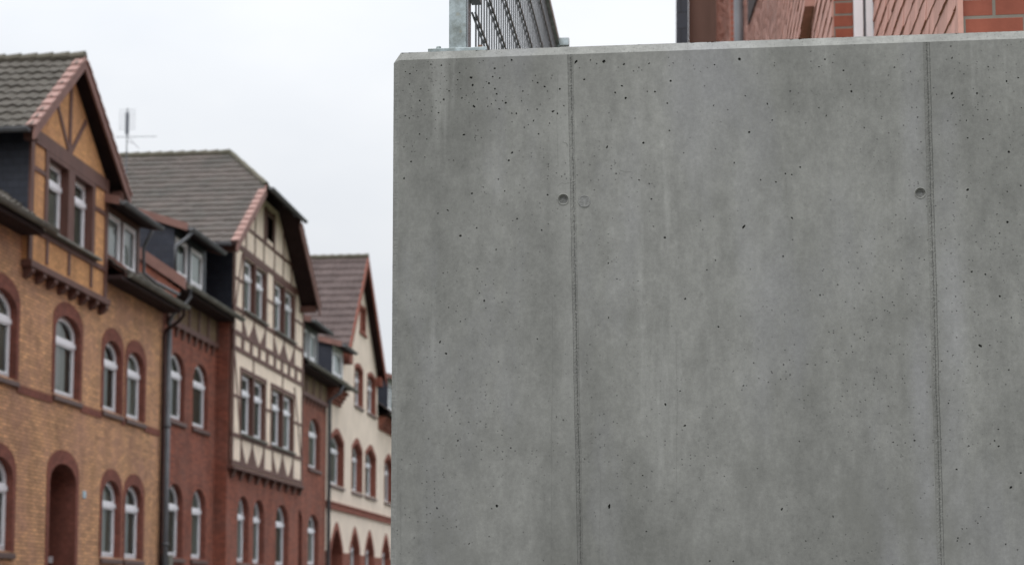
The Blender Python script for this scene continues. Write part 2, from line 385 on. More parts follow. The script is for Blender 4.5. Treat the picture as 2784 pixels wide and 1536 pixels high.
BLINDS = [CURTG, CURTG, plain('dark_green_grey_curtain', (.22, .25, .22), .9, .1, .5, 2.5, .1, (5, 5, .2)), plain('pale_lace_curtain', (.62, .64, .62), .9, .1, .3, 5, .1, (6, 6, .4))]
def window(root, x, y0, y1, z0, zc, rise=0, kind='round', rec=.13, surround=None, sw=.14, st=.26, sill=None, sout=.07,
           tz=.68, curtain=None, mull=False, fw=.07, frame=None, proud=.015):
    """window at wall plane x; returns the hole outline. parts: window (frame) > pane, sill, surround, curtain"""
    frame = frame or WHITE
    hole = arch(y0, y1, z0, zc, rise, kind)
    xf = x - rec
    g = G()
    inn = arch(y0 + fw, y1 - fw, z0 + fw * 1.2, zc - fw, max(0, rise - (fw * .5 if rise else 0)), kind)
    ring(g, xf, xf - .06, hole, inn)
    zt = z0 + (zc - z0) * tz
    def sash(a0, a1, b0, b1, rs, wd=.045):
        o = arch(a0, a1, b0, b1, rs, kind); i = arch(a0 + wd, a1 - wd, b0 + wd, b1 - wd, max(0, rs - (wd * .5 if rs else 0)), kind)
        ring(g, xf + .015, xf - .05, o, i, back=xf - .02)
    e = .006
    spans = [(y0 + fw - e, y1 - fw + e)]
    if mull:
        c = (y0 + y1) / 2; spans = [(y0 + fw - e, c - .02), (c + .02, y1 - fw + e)]
        g.box(xf - .05, xf + .008, c - .03, c + .03, z0 + fw, zt)
    if tz < 1:
        g.box(xf - .05, xf + .035, y0 + .004, y1 - .004, zt - .055, zt + .055)
        for a, b in spans: sash(a, b, z0 + fw * 1.2 - e, zt - .05, 0)
        sash(y0 + fw - e, y1 - fw + e, zt + .05, zc - fw + e, max(0, rise - fw * .5) if rise else 0)
    else:
        for a, b in spans: sash(a, b, z0 + fw * 1.2 - e, zc - fw + e, 0, .06)
    wf = g.build('window', frame, root)
    g = G(); sheet(g, xf - .035, arch(y0 + .02, y1 - .02, z0 + .02, zc - .02, rise, kind), []); g.build('pane', GLASS, wf)
    if curtain:
        g = G(); a, b = curtain[0], curtain[1]; n = 26; zb = z0 + .03 if len(curtain) < 3 else z0 + curtain[2]
        ya = y0 + (y1 - y0) * a; yb = y0 + (y1 - y0) * b; zt2 = zc - .03
        for i in range(n):
            p, q = ya + (yb - ya) * i / n, ya + (yb - ya) * (i + 1) / n
            xa, xb = xf - .09 + .018 * math.sin(i * 1.3), xf - .09 + .018 * math.sin((i + 1) * 1.3)
            g.quad((xa, p, zb), (xb, q, zb), (xb, q, zt2), (xa, p, zt2))
        g.build('curtain', CURT, wf)
        g = G(); g.quad((xf - .12, y0, z0), (xf - .12, y1, z0), (xf - .12, y1, zc), (xf - .12, y0, zc)); g.build('blind', BLINDS[int(y0 * 37 + z0 * 11) % 4], wf)
    else:
        g = G(); g.quad((xf - .075, y0, z0), (xf - .075, y1, z0), (xf - .075, y1, zc), (xf - .075, y0, zc)); g.build('blind', BLINDS[int(y0 * 37 + z0 * 11) % 4], wf)
    if surround:
        g = G()
        if sw > 0:
            up = arch(y0, y1, z0, zc, rise, kind)[1:]; up = up + [(y0, z0)]
            ou = arch(y0 - sw, y1 + sw, z0, zc + st, rise + (st - sw) * .6 if rise else 0, kind)[1:]; ou = ou + [(y0 - sw, z0)]
            ring(g, x + proud, x - rec, ou, up, closed=False, back=x - .01)
        else:
            for i in range(1, len(hole)):
                A, B = hole[i], hole[(i + 1) % len(hole)]
                g.quad((x, *A), (x, *B), (x - rec, *B), (x - rec, *A))
        g.build('surround', surround, wf)
    if sill:
        g = G(); o_ = .1
        g.prism([(x - rec + .02, y0 - o_, z0 + .005), (x + sout, y0 - o_, z0 - .05), (x + sout, y0 - o_, z0 - .15), (x - rec + .02, y0 - o_, z0 - .15)], (0, y1 - y0 + 2 * o_, 0))
        g.build('sill', sill, wf, bevel=.012)
    return hole

def tiles(g, o, U, V, lu, lv, rh=.33, amp=.0, wp=.24, step=.035, seg=6, jit=.009):
    """courses of roof tiles: o lower corner, U along the eave, V up the slope"""
    o = Vector(o); U = Vector(U).normalized(); V = Vector(V).normalized(); Nn = U.cross(V)
    if Nn.z < 0: Nn = -Nn
    nu = max(2, int(lu / wp * seg)); nr = int(math.ceil(lv / rh)); rnd = random.Random(int(lu * 100 + lv * 10))
    prev = None
    for r in range(nr):
        v0, v1 = r * rh, min((r + 1) * rh, lv); js = [rnd.uniform(-jit, jit) for _ in range(nu // seg + 2)]
        low = []; top = []; butt = []
        for i in range(nu + 1):
            u = lu * i / nu; a = amp * math.sin(2 * math.pi * u / wp) + js[i // seg]
            low.append(o + U * u + V * (v0 + js[i // seg]) + Nn * (step + a)); top.append(o + U * u + V * v1 + Nn * a * .9)
            butt.append(o + U * u + V * (v0 + .012) + Nn * (a - .012))
        b = len(g.v); n1 = nu + 1
        g.v += [tuple(p) for p in low + top + butt]
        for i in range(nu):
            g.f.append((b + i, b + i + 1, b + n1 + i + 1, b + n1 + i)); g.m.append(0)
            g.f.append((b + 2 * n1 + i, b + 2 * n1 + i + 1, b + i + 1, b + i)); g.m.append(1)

def gutter(g, a, b, r=.08, n=8, lip=True, mi=0):
    """half-round gutter hung from a to b"""
    a = Vector(a); b = Vector(b); t = (b - a).normalized(); q = t.cross(Vector((0, 0, 1))).normalized()
    for k in range(n):
        f0, f1 = math.pi * k / n, math.pi * (k + 1) / n
        p0 = q * math.cos(f0) * r - Vector((0, 0, 1)) * math.sin(f0) * r; p1 = q * math.cos(f1) * r - Vector((0, 0, 1)) * math.sin(f1) * r
        g.quad(a + p0, a + p1, b + p1, b + p0, mi=mi)
    for e in (a, b): g.quad(*[e + q * math.cos(math.pi * k / n) * r - Vector((0, 0, 1)) * math.sin(math.pi * k / n) * r for k in range(n + 1)], mi=mi)
    if lip:
        for sgn in (1, -1): g.tube([a + q * r * sgn, b + q * r * sgn], .013, 6, mi=mi)

def gable_roof(root, yl, yr, ze, yc, zr, xf, xb, mats, amp, verge=VERGE, barge=BARGE, hip=None, rh=.33, vb=True, name='gable_roof', bw=.24, step=.04):
    """pitched roof whose ridge runs back from the street; parts: tiles, soffit, bargeboards, ridge tiles"""
    g = G()
    clips = []
    Lr = Vector((0, yc - yl, zr - ze)); Rr = Vector((0, yc - yr, zr - ze))
    if hip: # (z of hip eave, x setback of ridge end)
        zh, sb = hip; nrm = Vector((zr - zh, 0, sb)).normalized(); clips = [((xf, yc, zh), tuple(nrm))]
    tiles(g, (xf, yl, ze), (-1, 0, 0), Lr, xf - xb, Lr.length, rh, amp, step=step)
    tiles(g, (xf, yr, ze), (-1, 0, 0), Rr, xf - xb, Rr.length, rh, amp, step=step)
    rf = g.build(name, mats, root, clips)
    if hip:
        g = G(); f = (zh - ze) / (zr - ze); ya, yb = yl + (yc - yl) * f, yr + (yc - yr) * f
        V = Vector((-sb, 0, zr - zh)); hw = (yb - ya) / 2
        tiles(g, (xf + .12, ya - .1, zh - .1), (0, 1, 0), V, yb - ya + .2, V.length + .1, rh, 0, step=step)
        nl = Vector((0, -(zr - ze), yc - yl)).normalized(); nr_ = Vector((0, (zr - ze), yr - yc)).normalized()
        g.build('hip_slope', mats, rf, [((xf, yl, ze + .06), tuple(nl)), ((xf, yr, ze + .06), tuple(nr_))])
        g = G()   # hip underside, gutter and hip ridge tiles
        g.quad((xf + .1, ya - .1, zh - .14), (xf + .1, yb + .1, zh - .14), (xf - sb, yc, zr - .1))
        g.build('hip_soffit', SOFFIT, rf)
        g = G(); gutter(g, (xf + .17, ya - .12, zh - .07), (xf + .17, yb + .12, zh - .07), .07); g.build('hip_gutter', ZINC, rf)
        g = G()
        for s in (ya, yb): g.tube([Vector((xf, s, zh)).lerp(Vector((xf - sb, yc, zr)), i / 8) + Vector((0, 0, .05 + .015 * (i % 2))) for i in range(9)], .08, 8)
        g.each('hip_ridge_tiles', RIDGE, rf)
    # ridge
    g = G(); xr = xf - (hip[1] if hip else -.02); k = int((xr - xb) / .36)
    for i in range(k):
        a = xr - i * .36; g.tube([(a, yc, zr + .025), (a - .38, yc, zr + .005)], [.125, .105], 8)
    g.build('ridge_tiles', RIDGE, rf, smooth=False)
    # underside
    g = G(); dn = .09; c2 = [((xf, yc, hip[0] - .1), tuple(nrm))] if hip else []
    for y in (yl, yr):
        g.quad((xf - .01, y, ze - dn), (xf - .01, yc, zr - dn), (xb, yc, zr - dn), (xb, y, ze - dn))
        s = 1 if y == yl else -1
        g.quad((xf, y, ze - dn), (xb, y, ze - dn), (xb, y, ze + .02), (xf, y, ze + .02))
    g.build('soffit', SOFFIT, rf, c2)
    # bargeboards
    g = G()
    for y in (yl, yr):
        a, b = Vector((0, y, ze)), Vector((0, yc, zr))
        if hip: b = a.lerp(b, (hip[0] - ze) / (zr - ze))
        d = Vector((0, 0, 1)); x1 = xf + .03
        g.prism([(x1, a.y, a.z + .04), (x1, b.y, b.z + .04), (x1, b.y, b.z - bw), (x1, a.y, a.z - bw)], (-.05, 0, 0))
    g.each('bargeboard', barge, rf)
    if vb:
        for y in (yl, yr):
            g = G(); a, b = Vector((xf, y, ze)), Vector((xf, yc, zr))
            if hip: b = a.lerp(b, (hip[0] - ze) / (zr - ze))
            ln = (b - a).length; t = (b - a).normalized(); nn = Vector((0, -t.z, t.y)); nn = nn if nn.z > 0 else -nn
            for i in range(int(ln / rh)):
                p = a + t * (i * rh) + nn * .055
                g.prism([p + Vector((.06, 0, 0)), p + Vector((-.16, 0, 0)), p + t * (rh + .02) + Vector((-.16, 0, 0)) - nn * .035, p + t * (rh + .02) + Vector((.06, 0, 0)) - nn * .035], -nn * .05)
            g.build('verge_tiles', verge, rf)
    return rf

def shell(g, x0, x1, y0, y1, z1, mi=0, front=False):
    """back and side walls of a house body (inside faces too)"""
    g.quad((x0, y0, 0), (x0, y1, 0), (x0, y1, z1), (x0, y0, z1), mi=mi)
    g.quad((x0, y0, 0), (x1, y0, 0), (x1, y0, z1), (x0, y0, z1), mi=mi)
    g.quad((x0, y1, 0), (x1, y1, 0), (x1, y1, z1), (x0, y1, z1), mi=mi)

def main_roof(root, y0, y1, ze, xe, xr, zr, xb, mats, amp=0, verge=True, rh=.33, name='main_roof', segs=None):
    g = G(); V = Vector((xr - xe, 0, zr - ze)); segs = segs or [(y0, y1)]
    for a, b in segs: tiles(g, (xe, a, ze), (0, 1, 0), V, b - a, V.length, rh, amp)
    V2 = Vector((xr - xb, 0, zr - ze)); tiles(g, (xb, y0, ze), (0, 1, 0), V2, y1 - y0, V2.length, rh, amp)
    rf = g.build(name, mats, root)
    g = G()
    for a, b in segs:
        g.quad((xe, a, ze - .05), (xe, b, ze - .05), (xr, b, zr - .06), (xr, a, zr - .06))
        g.quad((xe, a, ze - .06), (xe, b, ze - .06), (xe - .55, b, ze - .06), (xe - .55, a, ze - .06))
    g.quad((xb, y0, ze - .05), (xb, y1, ze - .05), (xr, y1, zr - .06), (xr, y0, zr - .06))
    g.build('eave_soffit', SOFFIT, rf)
    g = G()
    for i in range(int((y1 - y0) / .36)): a = y0 + i * .36; g.tube([(xr, a, zr + .02), (xr, a + .38, zr + .02)], [.12, .1], 8)
    g.build('ridge_tiles', RIDGE, rf)
    g = G()      # gable end walls under the roof
    for y in (y0 + .02, y1 - .02):
        g.quad((xe - .5, y, ze - .3), (xb, y, ze - .3), (xb, y, ze), (xr, y, zr - .1), (xe - .5, y, ze + .3))
    g.build('gable_end', REDBR, rf)
    return rf

def dormer(root, y0, y1, x, z0, zt, xb, wins, pitch=.3, wall=None, cur=None):
    """shed dormer with slate cheeks; wins = [(y0,y1,zsill,zhead)]"""
    g = G(); holes = []
    d = None
    body = G()
    hl = [arch(a, b, c, e, 0) for a, b, c, e in wins]
    sheet(body, x, [(y0, z0), (y1, z0), (y1, zt), (y0, zt)], hl)
    d = body.build('dormer', wall or TIMBER, root)
    for i, (a, b, c, e) in enumerate(wins):
        wo = window(d, x, a, b, c, e, 0, rec=.03, fw=.075, tz=2, curtain=cur[i] if cur else None)
    g = G()
    zbk = zt + pitch * (x - xb)
    for y, s in ((y0, -1), (y1, 1)):
        g.prism([(x - .01, y, z0), (xb, y, z0), (xb, y, zbk), (x - .01, y, zt)], (0, s * .05, 0))
    g.each('slate_cheek', SLATE, d)
    g = G(); V = Vector((-1, 0, pitch)); ov = .38
    tiles(g, (x + ov, y0 - .15, zt + .1 - pitch * ov), (0, 1, 0), V, y1 - y0 + .3, (x + ov - xb) * math.hypot(1, pitch), .33, 0)
    rf = g.build('dormer_roof', [T2, T2E], d)
    g = G()
    za = zt + .02 - pitch * ov; zb2 = zt + .02 + pitch * (x - xb)
    g.prism([(x + ov, y0 - .13, za), (xb, y0 - .13, zb2), (xb, y0 - .13, zb2 + .06), (x + ov, y0 - .13, za + .06)], (0, y1 - y0 + .26, 0))
    g.build('dormer_soffit', SOFFIT, rf)
    g = G()
    for y in (y0 - .17, y1 + .14):
        g.prism([(x + ov, y, za - .03), (xb, y, zb2 - .03), (xb, y, zb2 + .17), (x + ov, y, za + .17)], (0, .03, 0))
    g.each('dormer_bargeboard', BARGE, rf)
    g = G(); gutter(g, (x + ov + .09, y0 - .2, za + .04), (x + ov + .09, y1 + .2, za + .04), .075); g.each('gutter', ZINC, d)
    return d

def downpipe(root, pts, r=.05, mat=None, collars=(), name='downpipe'):
    g = G(); g.tube(pts, r, 10)
    for c in collars: g.tube([(c[0], c[1], c[2]), (c[0], c[1], c[2] + .06)], r * 1.3, 10)
    return g.build(name, mat or ZINC, root, smooth=True)

# ------------------------------------------------------------ ground, road, pavements
g = G(); g.quad((-1500, -1500, -.02), (1500, -1500, -.02), (1500, 1500, -.02), (-1500, 1500, -.02)); tag(g.build('ground', GRASS), kind='structure')
g = G(); g.quad((-10.6, -120, 0), (-3.2, -120, 0), (-3.2, 260, 0), (-10.6, 260, 0)); tag(g.build('road', ASPH), kind='structure')
g = G(); g.box(-13.3, -10.75, -120, 260, -.01, .12); tag(g.build('pavement', PAVE), kind='structure')
g = G(); g.box(-3.05, 5, -120, 5.5, -.01, .12); g.box(-3.05, -1.0, 5.5, 260, -.01, .12); tag(g.build('pavement', PAVE), kind='structure')
g = G(); g.box(-10.75, -10.6, -120, 260, -.01, .125); g.box(-3.2, -3.05, -120, 260, -.01, .125); tag(g.build('kerb', KERB), kind='structure')
g = G(); g.quad((-.7, 5.8, 3.2), (20, 5.8, 3.2), (20, 60, 3.2), (-.7, 60, 3.2)); tag(g.build('terrace', GRASS), kind='structure')

# ------------------------------------------------------------ concrete wall
XL, ZT, YF, CH, CY, CZ = -1.0, 3.492, 5.5, .025, .03, .036
rnd = random.Random(11)
cw = thing('concrete_wall', (0, YF, 0), 'tall smooth grey concrete retaining wall with pits, two joint strips and chamfered edges, in the foreground', 'wall')
def dpx(u, v):    # photograph scan position (2576 wide) to metres on the wall face
    F = 4500.; k = 2784 / 2576; yw = math.atan(478 / 4500); p = R(5); u *= k; v *= k
    a = (u - 1392) / F; b = (v - 1238.3) / F
    fx, fy, fz = -math.sin(yw) * math.cos(p), math.cos(yw) * math.cos(p), math.sin(p)
    ux, uy, uz = math.sin(yw) * math.sin(p), -math.cos(yw) * math.sin(p), math.cos(p)
    dx, dy, dz = fx + math.cos(yw) * a - ux * b, fy + math.sin(yw) * a - uy * b, fz - uz * b
    t = YF / dy; return dx * t, 1.6 + dz * t
pits = []
def Z7(u, v): return ((1050 + u / 2.8425) / 1.08075, (100 + v / 2.8425) / 1.08075)
z7 = [(183,287,2),(180,368,2),(345,215,2),(568,280,1),(655,317,3),(667,377,3),(822,310,2),(877,322,2),(552,335,2),(443,487,3),(404,590,2),(705,492,2),(925,511,3),(969,182,3),(1036,170,2),(838,246,2),(750,187,1),(1170,357,2),(1132,342,1),(1342,404,2),(1275,322,1),(1247,423,1),(1034,387,1),(1057,422,2),(1067,702,2),(600,758,2),(973,897,2),(948,957,2),(147,613,2),(137,1095,2),(1252,1005,1),(1245,1100,1),(1247,1223,2),(1012,1408,2),(1578,183,2),(1683,192,4),(1838,215,2),(1495,243,1),(1912,268,1),(2186,226,1),(2018,424,2),(2076,427,2),(2198,343,2),(2173,515,2),(1722,591,1),(1770,433,2),(1988,821,3),(2033,1137,2),(1527,972,1),(1215,870,1),(686,781,1),(690,800,1),(485,953,1),(520,956,1),(298,931,1),(385,933,1),(192,966,2),(222,888,1),(197,888,1),(400,1365,2),(663,1212,2),(760,1203,1),(752,1156,1),(260,503,2),(780,477,1),(785,540,1),(813,521,1),(680,430,1),(664,446,1),(485,421,2),(750,395,1),(540,375,1),(1065,216,1),(427,223,2),(720,205,1),(1006,594,2),(849,625,1),(1103,682,1),(692,690,1),(708,723,1),(378,711,1),(257,754,2),(618,456,1),(575,405,1),(900,497,1),(1047,497,1),(468,340,1),(125,310,1),(236,265,1),(210,240,1),(487,177,1),(260,185,1),(1130,158,1),(940,200,1),(585,475,2),(592,490,1),(640,510,1),(855,445,2),(1165,562,2),(1190,525,1),(300,605,1),(350,578,1),(1370,1300,1)]
for a, b, s in z7: pits.append((*Z7(a, b), s))
pits += [(1885,333,3),(1847,410,2),(1976,437,2),(1952,458,2),(1640,462,1),(1622,358,2),(1800,375,1),(1720,385,1),(2013,421,2),(1930,262,2),(2010,282,1),(2027,310,1),(1762,555,1),(1768,578,1),(1672,598,3),(1302,550,2),(1795,545,1),(2473,350,2),(2538,383,3),(2532,205,3),(2458,235,2),(2422,265,2),(1970,645,2),(1800,655,2),(1863,795,1),(1248,628,2),(1205,683,1),(1530,662,2),(1605,707,1),(1690,820,1),(1832,855,1),(2063,742,2),(2220,748,1),(1130,1030,2),(1152,1108,2),(1208,1060,1),(1672,1017,3),(1723,1070,2),(1078,1103,2),(1250,1272,3),(1180,1367,2),(1285,1126,2),(1400,1048,1),(2445,683,2),(2475,690,2),(2515,745,2),(2538,930,2),(2530,967,1),(2502,1108,2),(2512,1122,2),(2543,1225,3),(2410,1350,2),(2530,1368,2),(2560,1382,1),(2460,1315,1),(2230,950,1),(2145,885,1),(2100,880,1),(2080,910,1),(1870,970,2),(1627,1225,1),(1690,1260,1),(1905,1178,1),(2122,178,2),(1988,230,2),(2008,235,1),(2040,130,1),(2075,150,2),(2095,158,1),(2235,190,1),(2120,270,1),(1690,130,2),(1745,165,1),(1860,150,3),(2175,165,1),(2250,170,2),(2310,205,1),(2290,150,1),(2345,240,1),(1555,170,1),(2415,180,1)]
placed = []
def addpit(x, z, r, el=1.0, an=0.0):
    for (a, b, c) in placed:
        if math.hypot(a - x, b - z) < (c + r * el) * 1.3 + .0015: return
    if not (XL + CH + .012 + r < x < 3.0 and .1 < z < ZT - CZ - .006 - r): return
    n = 9 if r > .0022 else 7; L_ = []
    for i in range(n):
        t = 2 * math.pi * i / n; q = r * rnd.uniform(.68, 1.2)
        p, s = q * el * math.cos(t), q * math.sin(t)
        L_.append((x + p * math.cos(an) - s * math.sin(an), z + p * math.sin(an) + s * math.cos(an)))
    placed.append((x, z, r * el)); return L_
holes = []
tie = [(*dpx(1417, 502), .0172), (*dpx(2315, 486), .0165)]
plug = (*dpx(1470, 507), .0205)
for a, b, c in tie + [plug]: placed.append((a, b, c + .004))
def jx(j, z): return (-.384 + (3.46 - z) * .0163) if j == 0 else (.806 + (3.46 - z) * .006)
def near_joint(x, z, m=.018): return any(abs(x - jx(j, z)) < m for j in (0, 1))
for u, v, s in pits:
    x, z = dpx(u, v)
    if near_joint(x, z): continue
    r = (0, .0019, .0030, .0042, .0056)[s] * rnd.uniform(.8, 1.15)
    l = addpit(x, z, r, rnd.uniform(1, 1.35), rnd.uniform(0, 3.14))
    if l: holes.append(l)
for i in range(2200):
    x = rnd.uniform(XL, 1.6); z = rnd.uniform(1.6, ZT)
    dens = .16 + (.9 if z > 3.15 else 0) * (1 if x < -.3 else .45) + (.25 if 2.7 < z < 3.2 and x < -.4 else 0)
    if x > .85: dens = max(dens, .4)
    if rnd.random() > dens or near_joint(x, z): continue
    r = min(.0042, .0011 * math.exp(abs(rnd.gauss(0, .55))))
    l = addpit(x, z, r, rnd.choice([1, 1.1, 1.3, 2.0]), rnd.uniform(0, 3.14))
    if l: holes.append(l)
print('pits', len(holes))
def circ(x, z, r, n=36): return [(x + r * math.cos(2 * math.pi * i / n), z + r * math.sin(2 * math.pi * i / n)) for i in range(n)]
g = G()
# front face in vertical strips so that the tessellation stays regular
def inside(l, a, b): return all(a < p[0] < b for p in l)
X0, X1, Z0, Z1 = XL + CH, 8.0, 0.0, ZT - CZ
CS = .15
nx, nzc = int(math.ceil((X1 - X0) / CS)), int(math.ceil((Z1 - Z0) / CS))
cells = {}
def cell_of(l):
    cx = sum(p[0] for p in l) / len(l); cz = sum(p[1] for p in l) / len(l)
    return int((cx - X0) / CS), int((Z1 - cz) / CS)
moved = []
for l in holes:                                   # keep every void clear of the casting grid lines
    i, j = cell_of(l); xa, xb = X0 + i * CS, X0 + (i + 1) * CS; zb_, za_ = Z1 - j * CS, Z1 - (j + 1) * CS; m = .0008
    sx_ = max(0, xa + m - min(p[0] for p in l)) - max(0, max(p[0] for p in l) - xb + m)
    sz_ = max(0, za_ + m - min(p[1] for p in l)) - max(0, max(p[1] for p in l) - zb_ + m)
    l = [(p[0] + sx_, p[1] + sz_) for p in l]
    c = (sum(p[0] for p in l) / len(l), sum(p[1] for p in l) / len(l)); r_ = max(math.hypot(p[0] - c[0], p[1] - c[1]) for p in l)
    if any(math.hypot(c[0] - q[0], c[1] - q[1]) < (r_ + q[2]) * 1.05 for q in cells.get((i, j), [])): continue
    if any(math.hypot(c[0] - t_[0], c[1] - t_[1]) < r_ + t_[2] + .002 for t_ in tie): continue
    cells.setdefault((i, j), []).append((c[0], c[1], r_, l)); moved.append(l)
holes = moved
for t_ in tie: l = circ(*t_); cells.setdefault(cell_of(l), []).append((t_[0], t_[1], t_[2], l))
for i in range(nx):
    for j in range(nzc):
        xa, xb = X0 + i * CS, min(X0 + (i + 1) * CS, X1); zb_, za_ = Z1 - j * CS, max(Z1 - (j + 1) * CS, Z0)
        loops = [[Vector((p, q, 0)) for p, q in l] for l in [[(xa, za_), (xb, za_), (xb, zb_), (xa, zb_)]] + [c[3] for c in cells.get((i, j), [])]]
        if len(loops) == 1: g.quad(*[(v.x, YF, v.y) for v in loops[0]]); continue
        flat = [v for l in loops for v in l]
        for tri in tessellate_polygon(loops):
            A, B, C_ = (flat[k] for k in tri)
            ar = (B - A).cross(C_ - A).z
            if abs(ar) < 1e-11: continue
            if ar < 0: B, C_ = C_, B
            g.quad((A.x, YF, A.y), (B.x, YF, B.y), (C_.x, YF, C_.y))
for l in holes:                                   # each void is a real bowl in the face
    cx = sum(p[0] for p in l) / len(l); cz = sum(p[1] for p in l) / len(l)
    rr = max(math.hypot(p[0] - cx, p[1] - cz) for p in l); dep = rr * 1.9
    mid = [(cx + (p[0] - cx) * .92, cz + (p[1] - cz) * .92) for p in l]
    for i in range(len(l)):
        j = (i + 1) % len(l)
        g.quad((l[i][0], YF, l[i][1]), (l[j][0], YF, l[j][1]), (mid[j][0], YF + dep, mid[j][1]), (mid[i][0], YF + dep, mid[i][1]), mi=1)
    g.quad(*[(p[0], YF + dep, p[1]) for p in reversed(mid)], mi=1)
# body: left wing, chamfers, top and backs
T = .3; YB = 40.0
yc2, zc2 = YF + CY, ZT - CZ
def rough_strip(fn, n, mi=2, amp=.00045, chips=False):
    """chamfer as a strip of slightly uneven facets; fn(t)->(edge a, edge b)"""
    pr = None; ch = 0
    for i in range(n + 1):
        a, b = fn(i / n); a = Vector(a); b = Vector(b); m = (a + b) / 2
        m += Vector((rnd.uniform(-amp, amp) * .8, rnd.uniform(-amp, amp), rnd.uniform(-amp, amp) * .8))
        if 0 < i < n: b += Vector((rnd.uniform(-amp, amp) * .6, rnd.uniform(-amp, amp) * .6, rnd.uniform(-amp, amp) * .6)); 
        if chips:
            ch = ch * .55 if rnd.random() > .025 else rnd.uniform(.0015, .006)
            dd_ = (b - a).normalized(); b -= dd_ * ch; m += Vector((0, ch * .25, 0))
        if pr:
            g.quad(pr[0], a, m, pr[1], mi=mi); g.quad(pr[1], m, b, pr[2], mi=mi)
        pr = (a, m, b)
# top chamfer, left chamfer, corner facet
rough_strip(lambda t: ((X0 + (X1 - X0) * t, YF, zc2), (X0 + (X1 - X0) * t, yc2, ZT)), 1800, chips=True)
rough_strip(lambda t: ((X0, YF, zc2 * t), (XL, yc2, zc2 * t)), 700, chips=True)
g.quad((X0, YF, zc2), (X0, yc2, ZT), (XL, yc2, zc2), mi=2)
rough_strip(lambda t: ((XL, yc2 + (YB - yc2) * t, zc2), (X0, yc2 + (YB - yc2) * t, ZT)), 300)
g.quad((XL, yc2, 0), (XL, YB, 0), (XL, YB, zc2), (XL, yc2, zc2))
g.quad((X0, yc2, ZT), (X1, yc2, ZT), (X1, YF + T, ZT), (XL + T, YF + T, ZT), (XL + T, YB, ZT), (X0, YB, ZT))
g.quad((XL + T, YF + T, 0), (X1, YF + T, 0), (X1, YF + T, ZT), (XL + T, YF + T, ZT))
g.quad((XL + T, YB, 0), (XL + T, YF + T, 0), (XL + T, YF + T, ZT), (XL + T, YB, ZT))
g.quad((XL, YB, 0), (XL + T, YB, 0), (XL + T, YB, ZT), (X0, YB, ZT), (XL, YB, zc2))
g.quad((X1, YF, 0), (X1, YF + T, 0), (X1, YF + T, ZT), (X1, yc2, ZT), (X1, YF, zc2))
g.build('face', [CONC, CONCDK, CONCCH], cw)
# joint strips: uneven concrete fins left between form panels
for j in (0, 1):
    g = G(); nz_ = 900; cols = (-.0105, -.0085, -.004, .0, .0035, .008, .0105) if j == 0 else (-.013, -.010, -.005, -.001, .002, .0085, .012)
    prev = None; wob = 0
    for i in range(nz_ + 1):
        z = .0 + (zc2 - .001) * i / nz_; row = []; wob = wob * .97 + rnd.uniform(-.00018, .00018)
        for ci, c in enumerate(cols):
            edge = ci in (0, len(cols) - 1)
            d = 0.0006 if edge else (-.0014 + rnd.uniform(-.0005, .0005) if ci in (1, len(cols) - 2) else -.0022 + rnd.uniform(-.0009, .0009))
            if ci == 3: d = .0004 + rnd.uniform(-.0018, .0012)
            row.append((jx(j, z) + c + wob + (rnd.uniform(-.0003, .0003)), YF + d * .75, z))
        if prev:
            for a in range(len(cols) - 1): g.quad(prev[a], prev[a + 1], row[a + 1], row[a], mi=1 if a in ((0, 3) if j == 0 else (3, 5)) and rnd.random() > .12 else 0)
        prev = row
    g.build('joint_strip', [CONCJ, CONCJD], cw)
# tie holes with a worn lip, and a mortar plug
for a, b, c in tie:
    g = G(); n = 36; prof = [(c, 0.0), (c * .95, .002), (c * .78, .0085), (c * .74, .0105)]
    for (r0, d0), (r1, d1) in zip(prof, prof[1:]):
        A, B = circ(a, b, r0), circ(a, b, r1)
        for i in range(n):
            j = (i + 1) % n; g.quad((A[i][0], YF + d0, A[i][1]), (A[j][0], YF + d0, A[j][1]), (B[j][0], YF + d1, B[j][1]), (B[i][0], YF + d1, B[i][1]))
    g.quad(*[(p[0], YF + .0102, p[1]) for p in circ(a, b, c * .75)], mi=1)
    for i in range(n):      # raised lip round the cone
        t0, t1 = 2 * math.pi * i / n, 2 * math.pi * (i + 1) / n
        pts = [(c * 1.0, 0), (c * 1.07, -.0022), (c * 1.22, .0004)]
        for (r0, d0), (r1, d1) in zip(pts, pts[1:]):
            g.quad(*[(a + r * math.cos(t), YF + d, b + r * math.sin(t)) for r, t, d in ((r0, t0, d0), (r0, t1, d0), (r1, t1, d1), (r1, t0, d1))])
    g.build('tie_hole', [CONCCH, CONCPL], cw)
g = G(); a, b, c = plug; n = 40; rr = [c * rnd.uniform(.97, 1.03) for _ in range(n)]
def pc(r, d): return [(a + rr[i] * r * math.cos(2 * math.pi * i / n), YF + d, b + rr[i] * r * math.sin(2 * math.pi * i / n)) for i in range(n)]
for (r0, d0), (r1, d1) in zip([(1.05, .0003), (1.0, -.0016), (.9, -.002)], [(1.0, -.0016), (.9, -.002), (.84, -.0008)]):
    A, B = pc(r0, d0), pc(r1, d1)
    for i in range(n): j = (i + 1) % n; g.quad(A[i], A[j], B[j], B[i])
g.quad(*pc(.84, -.0008), mi=0); g.build('mortar_plug', CONCPL, cw)
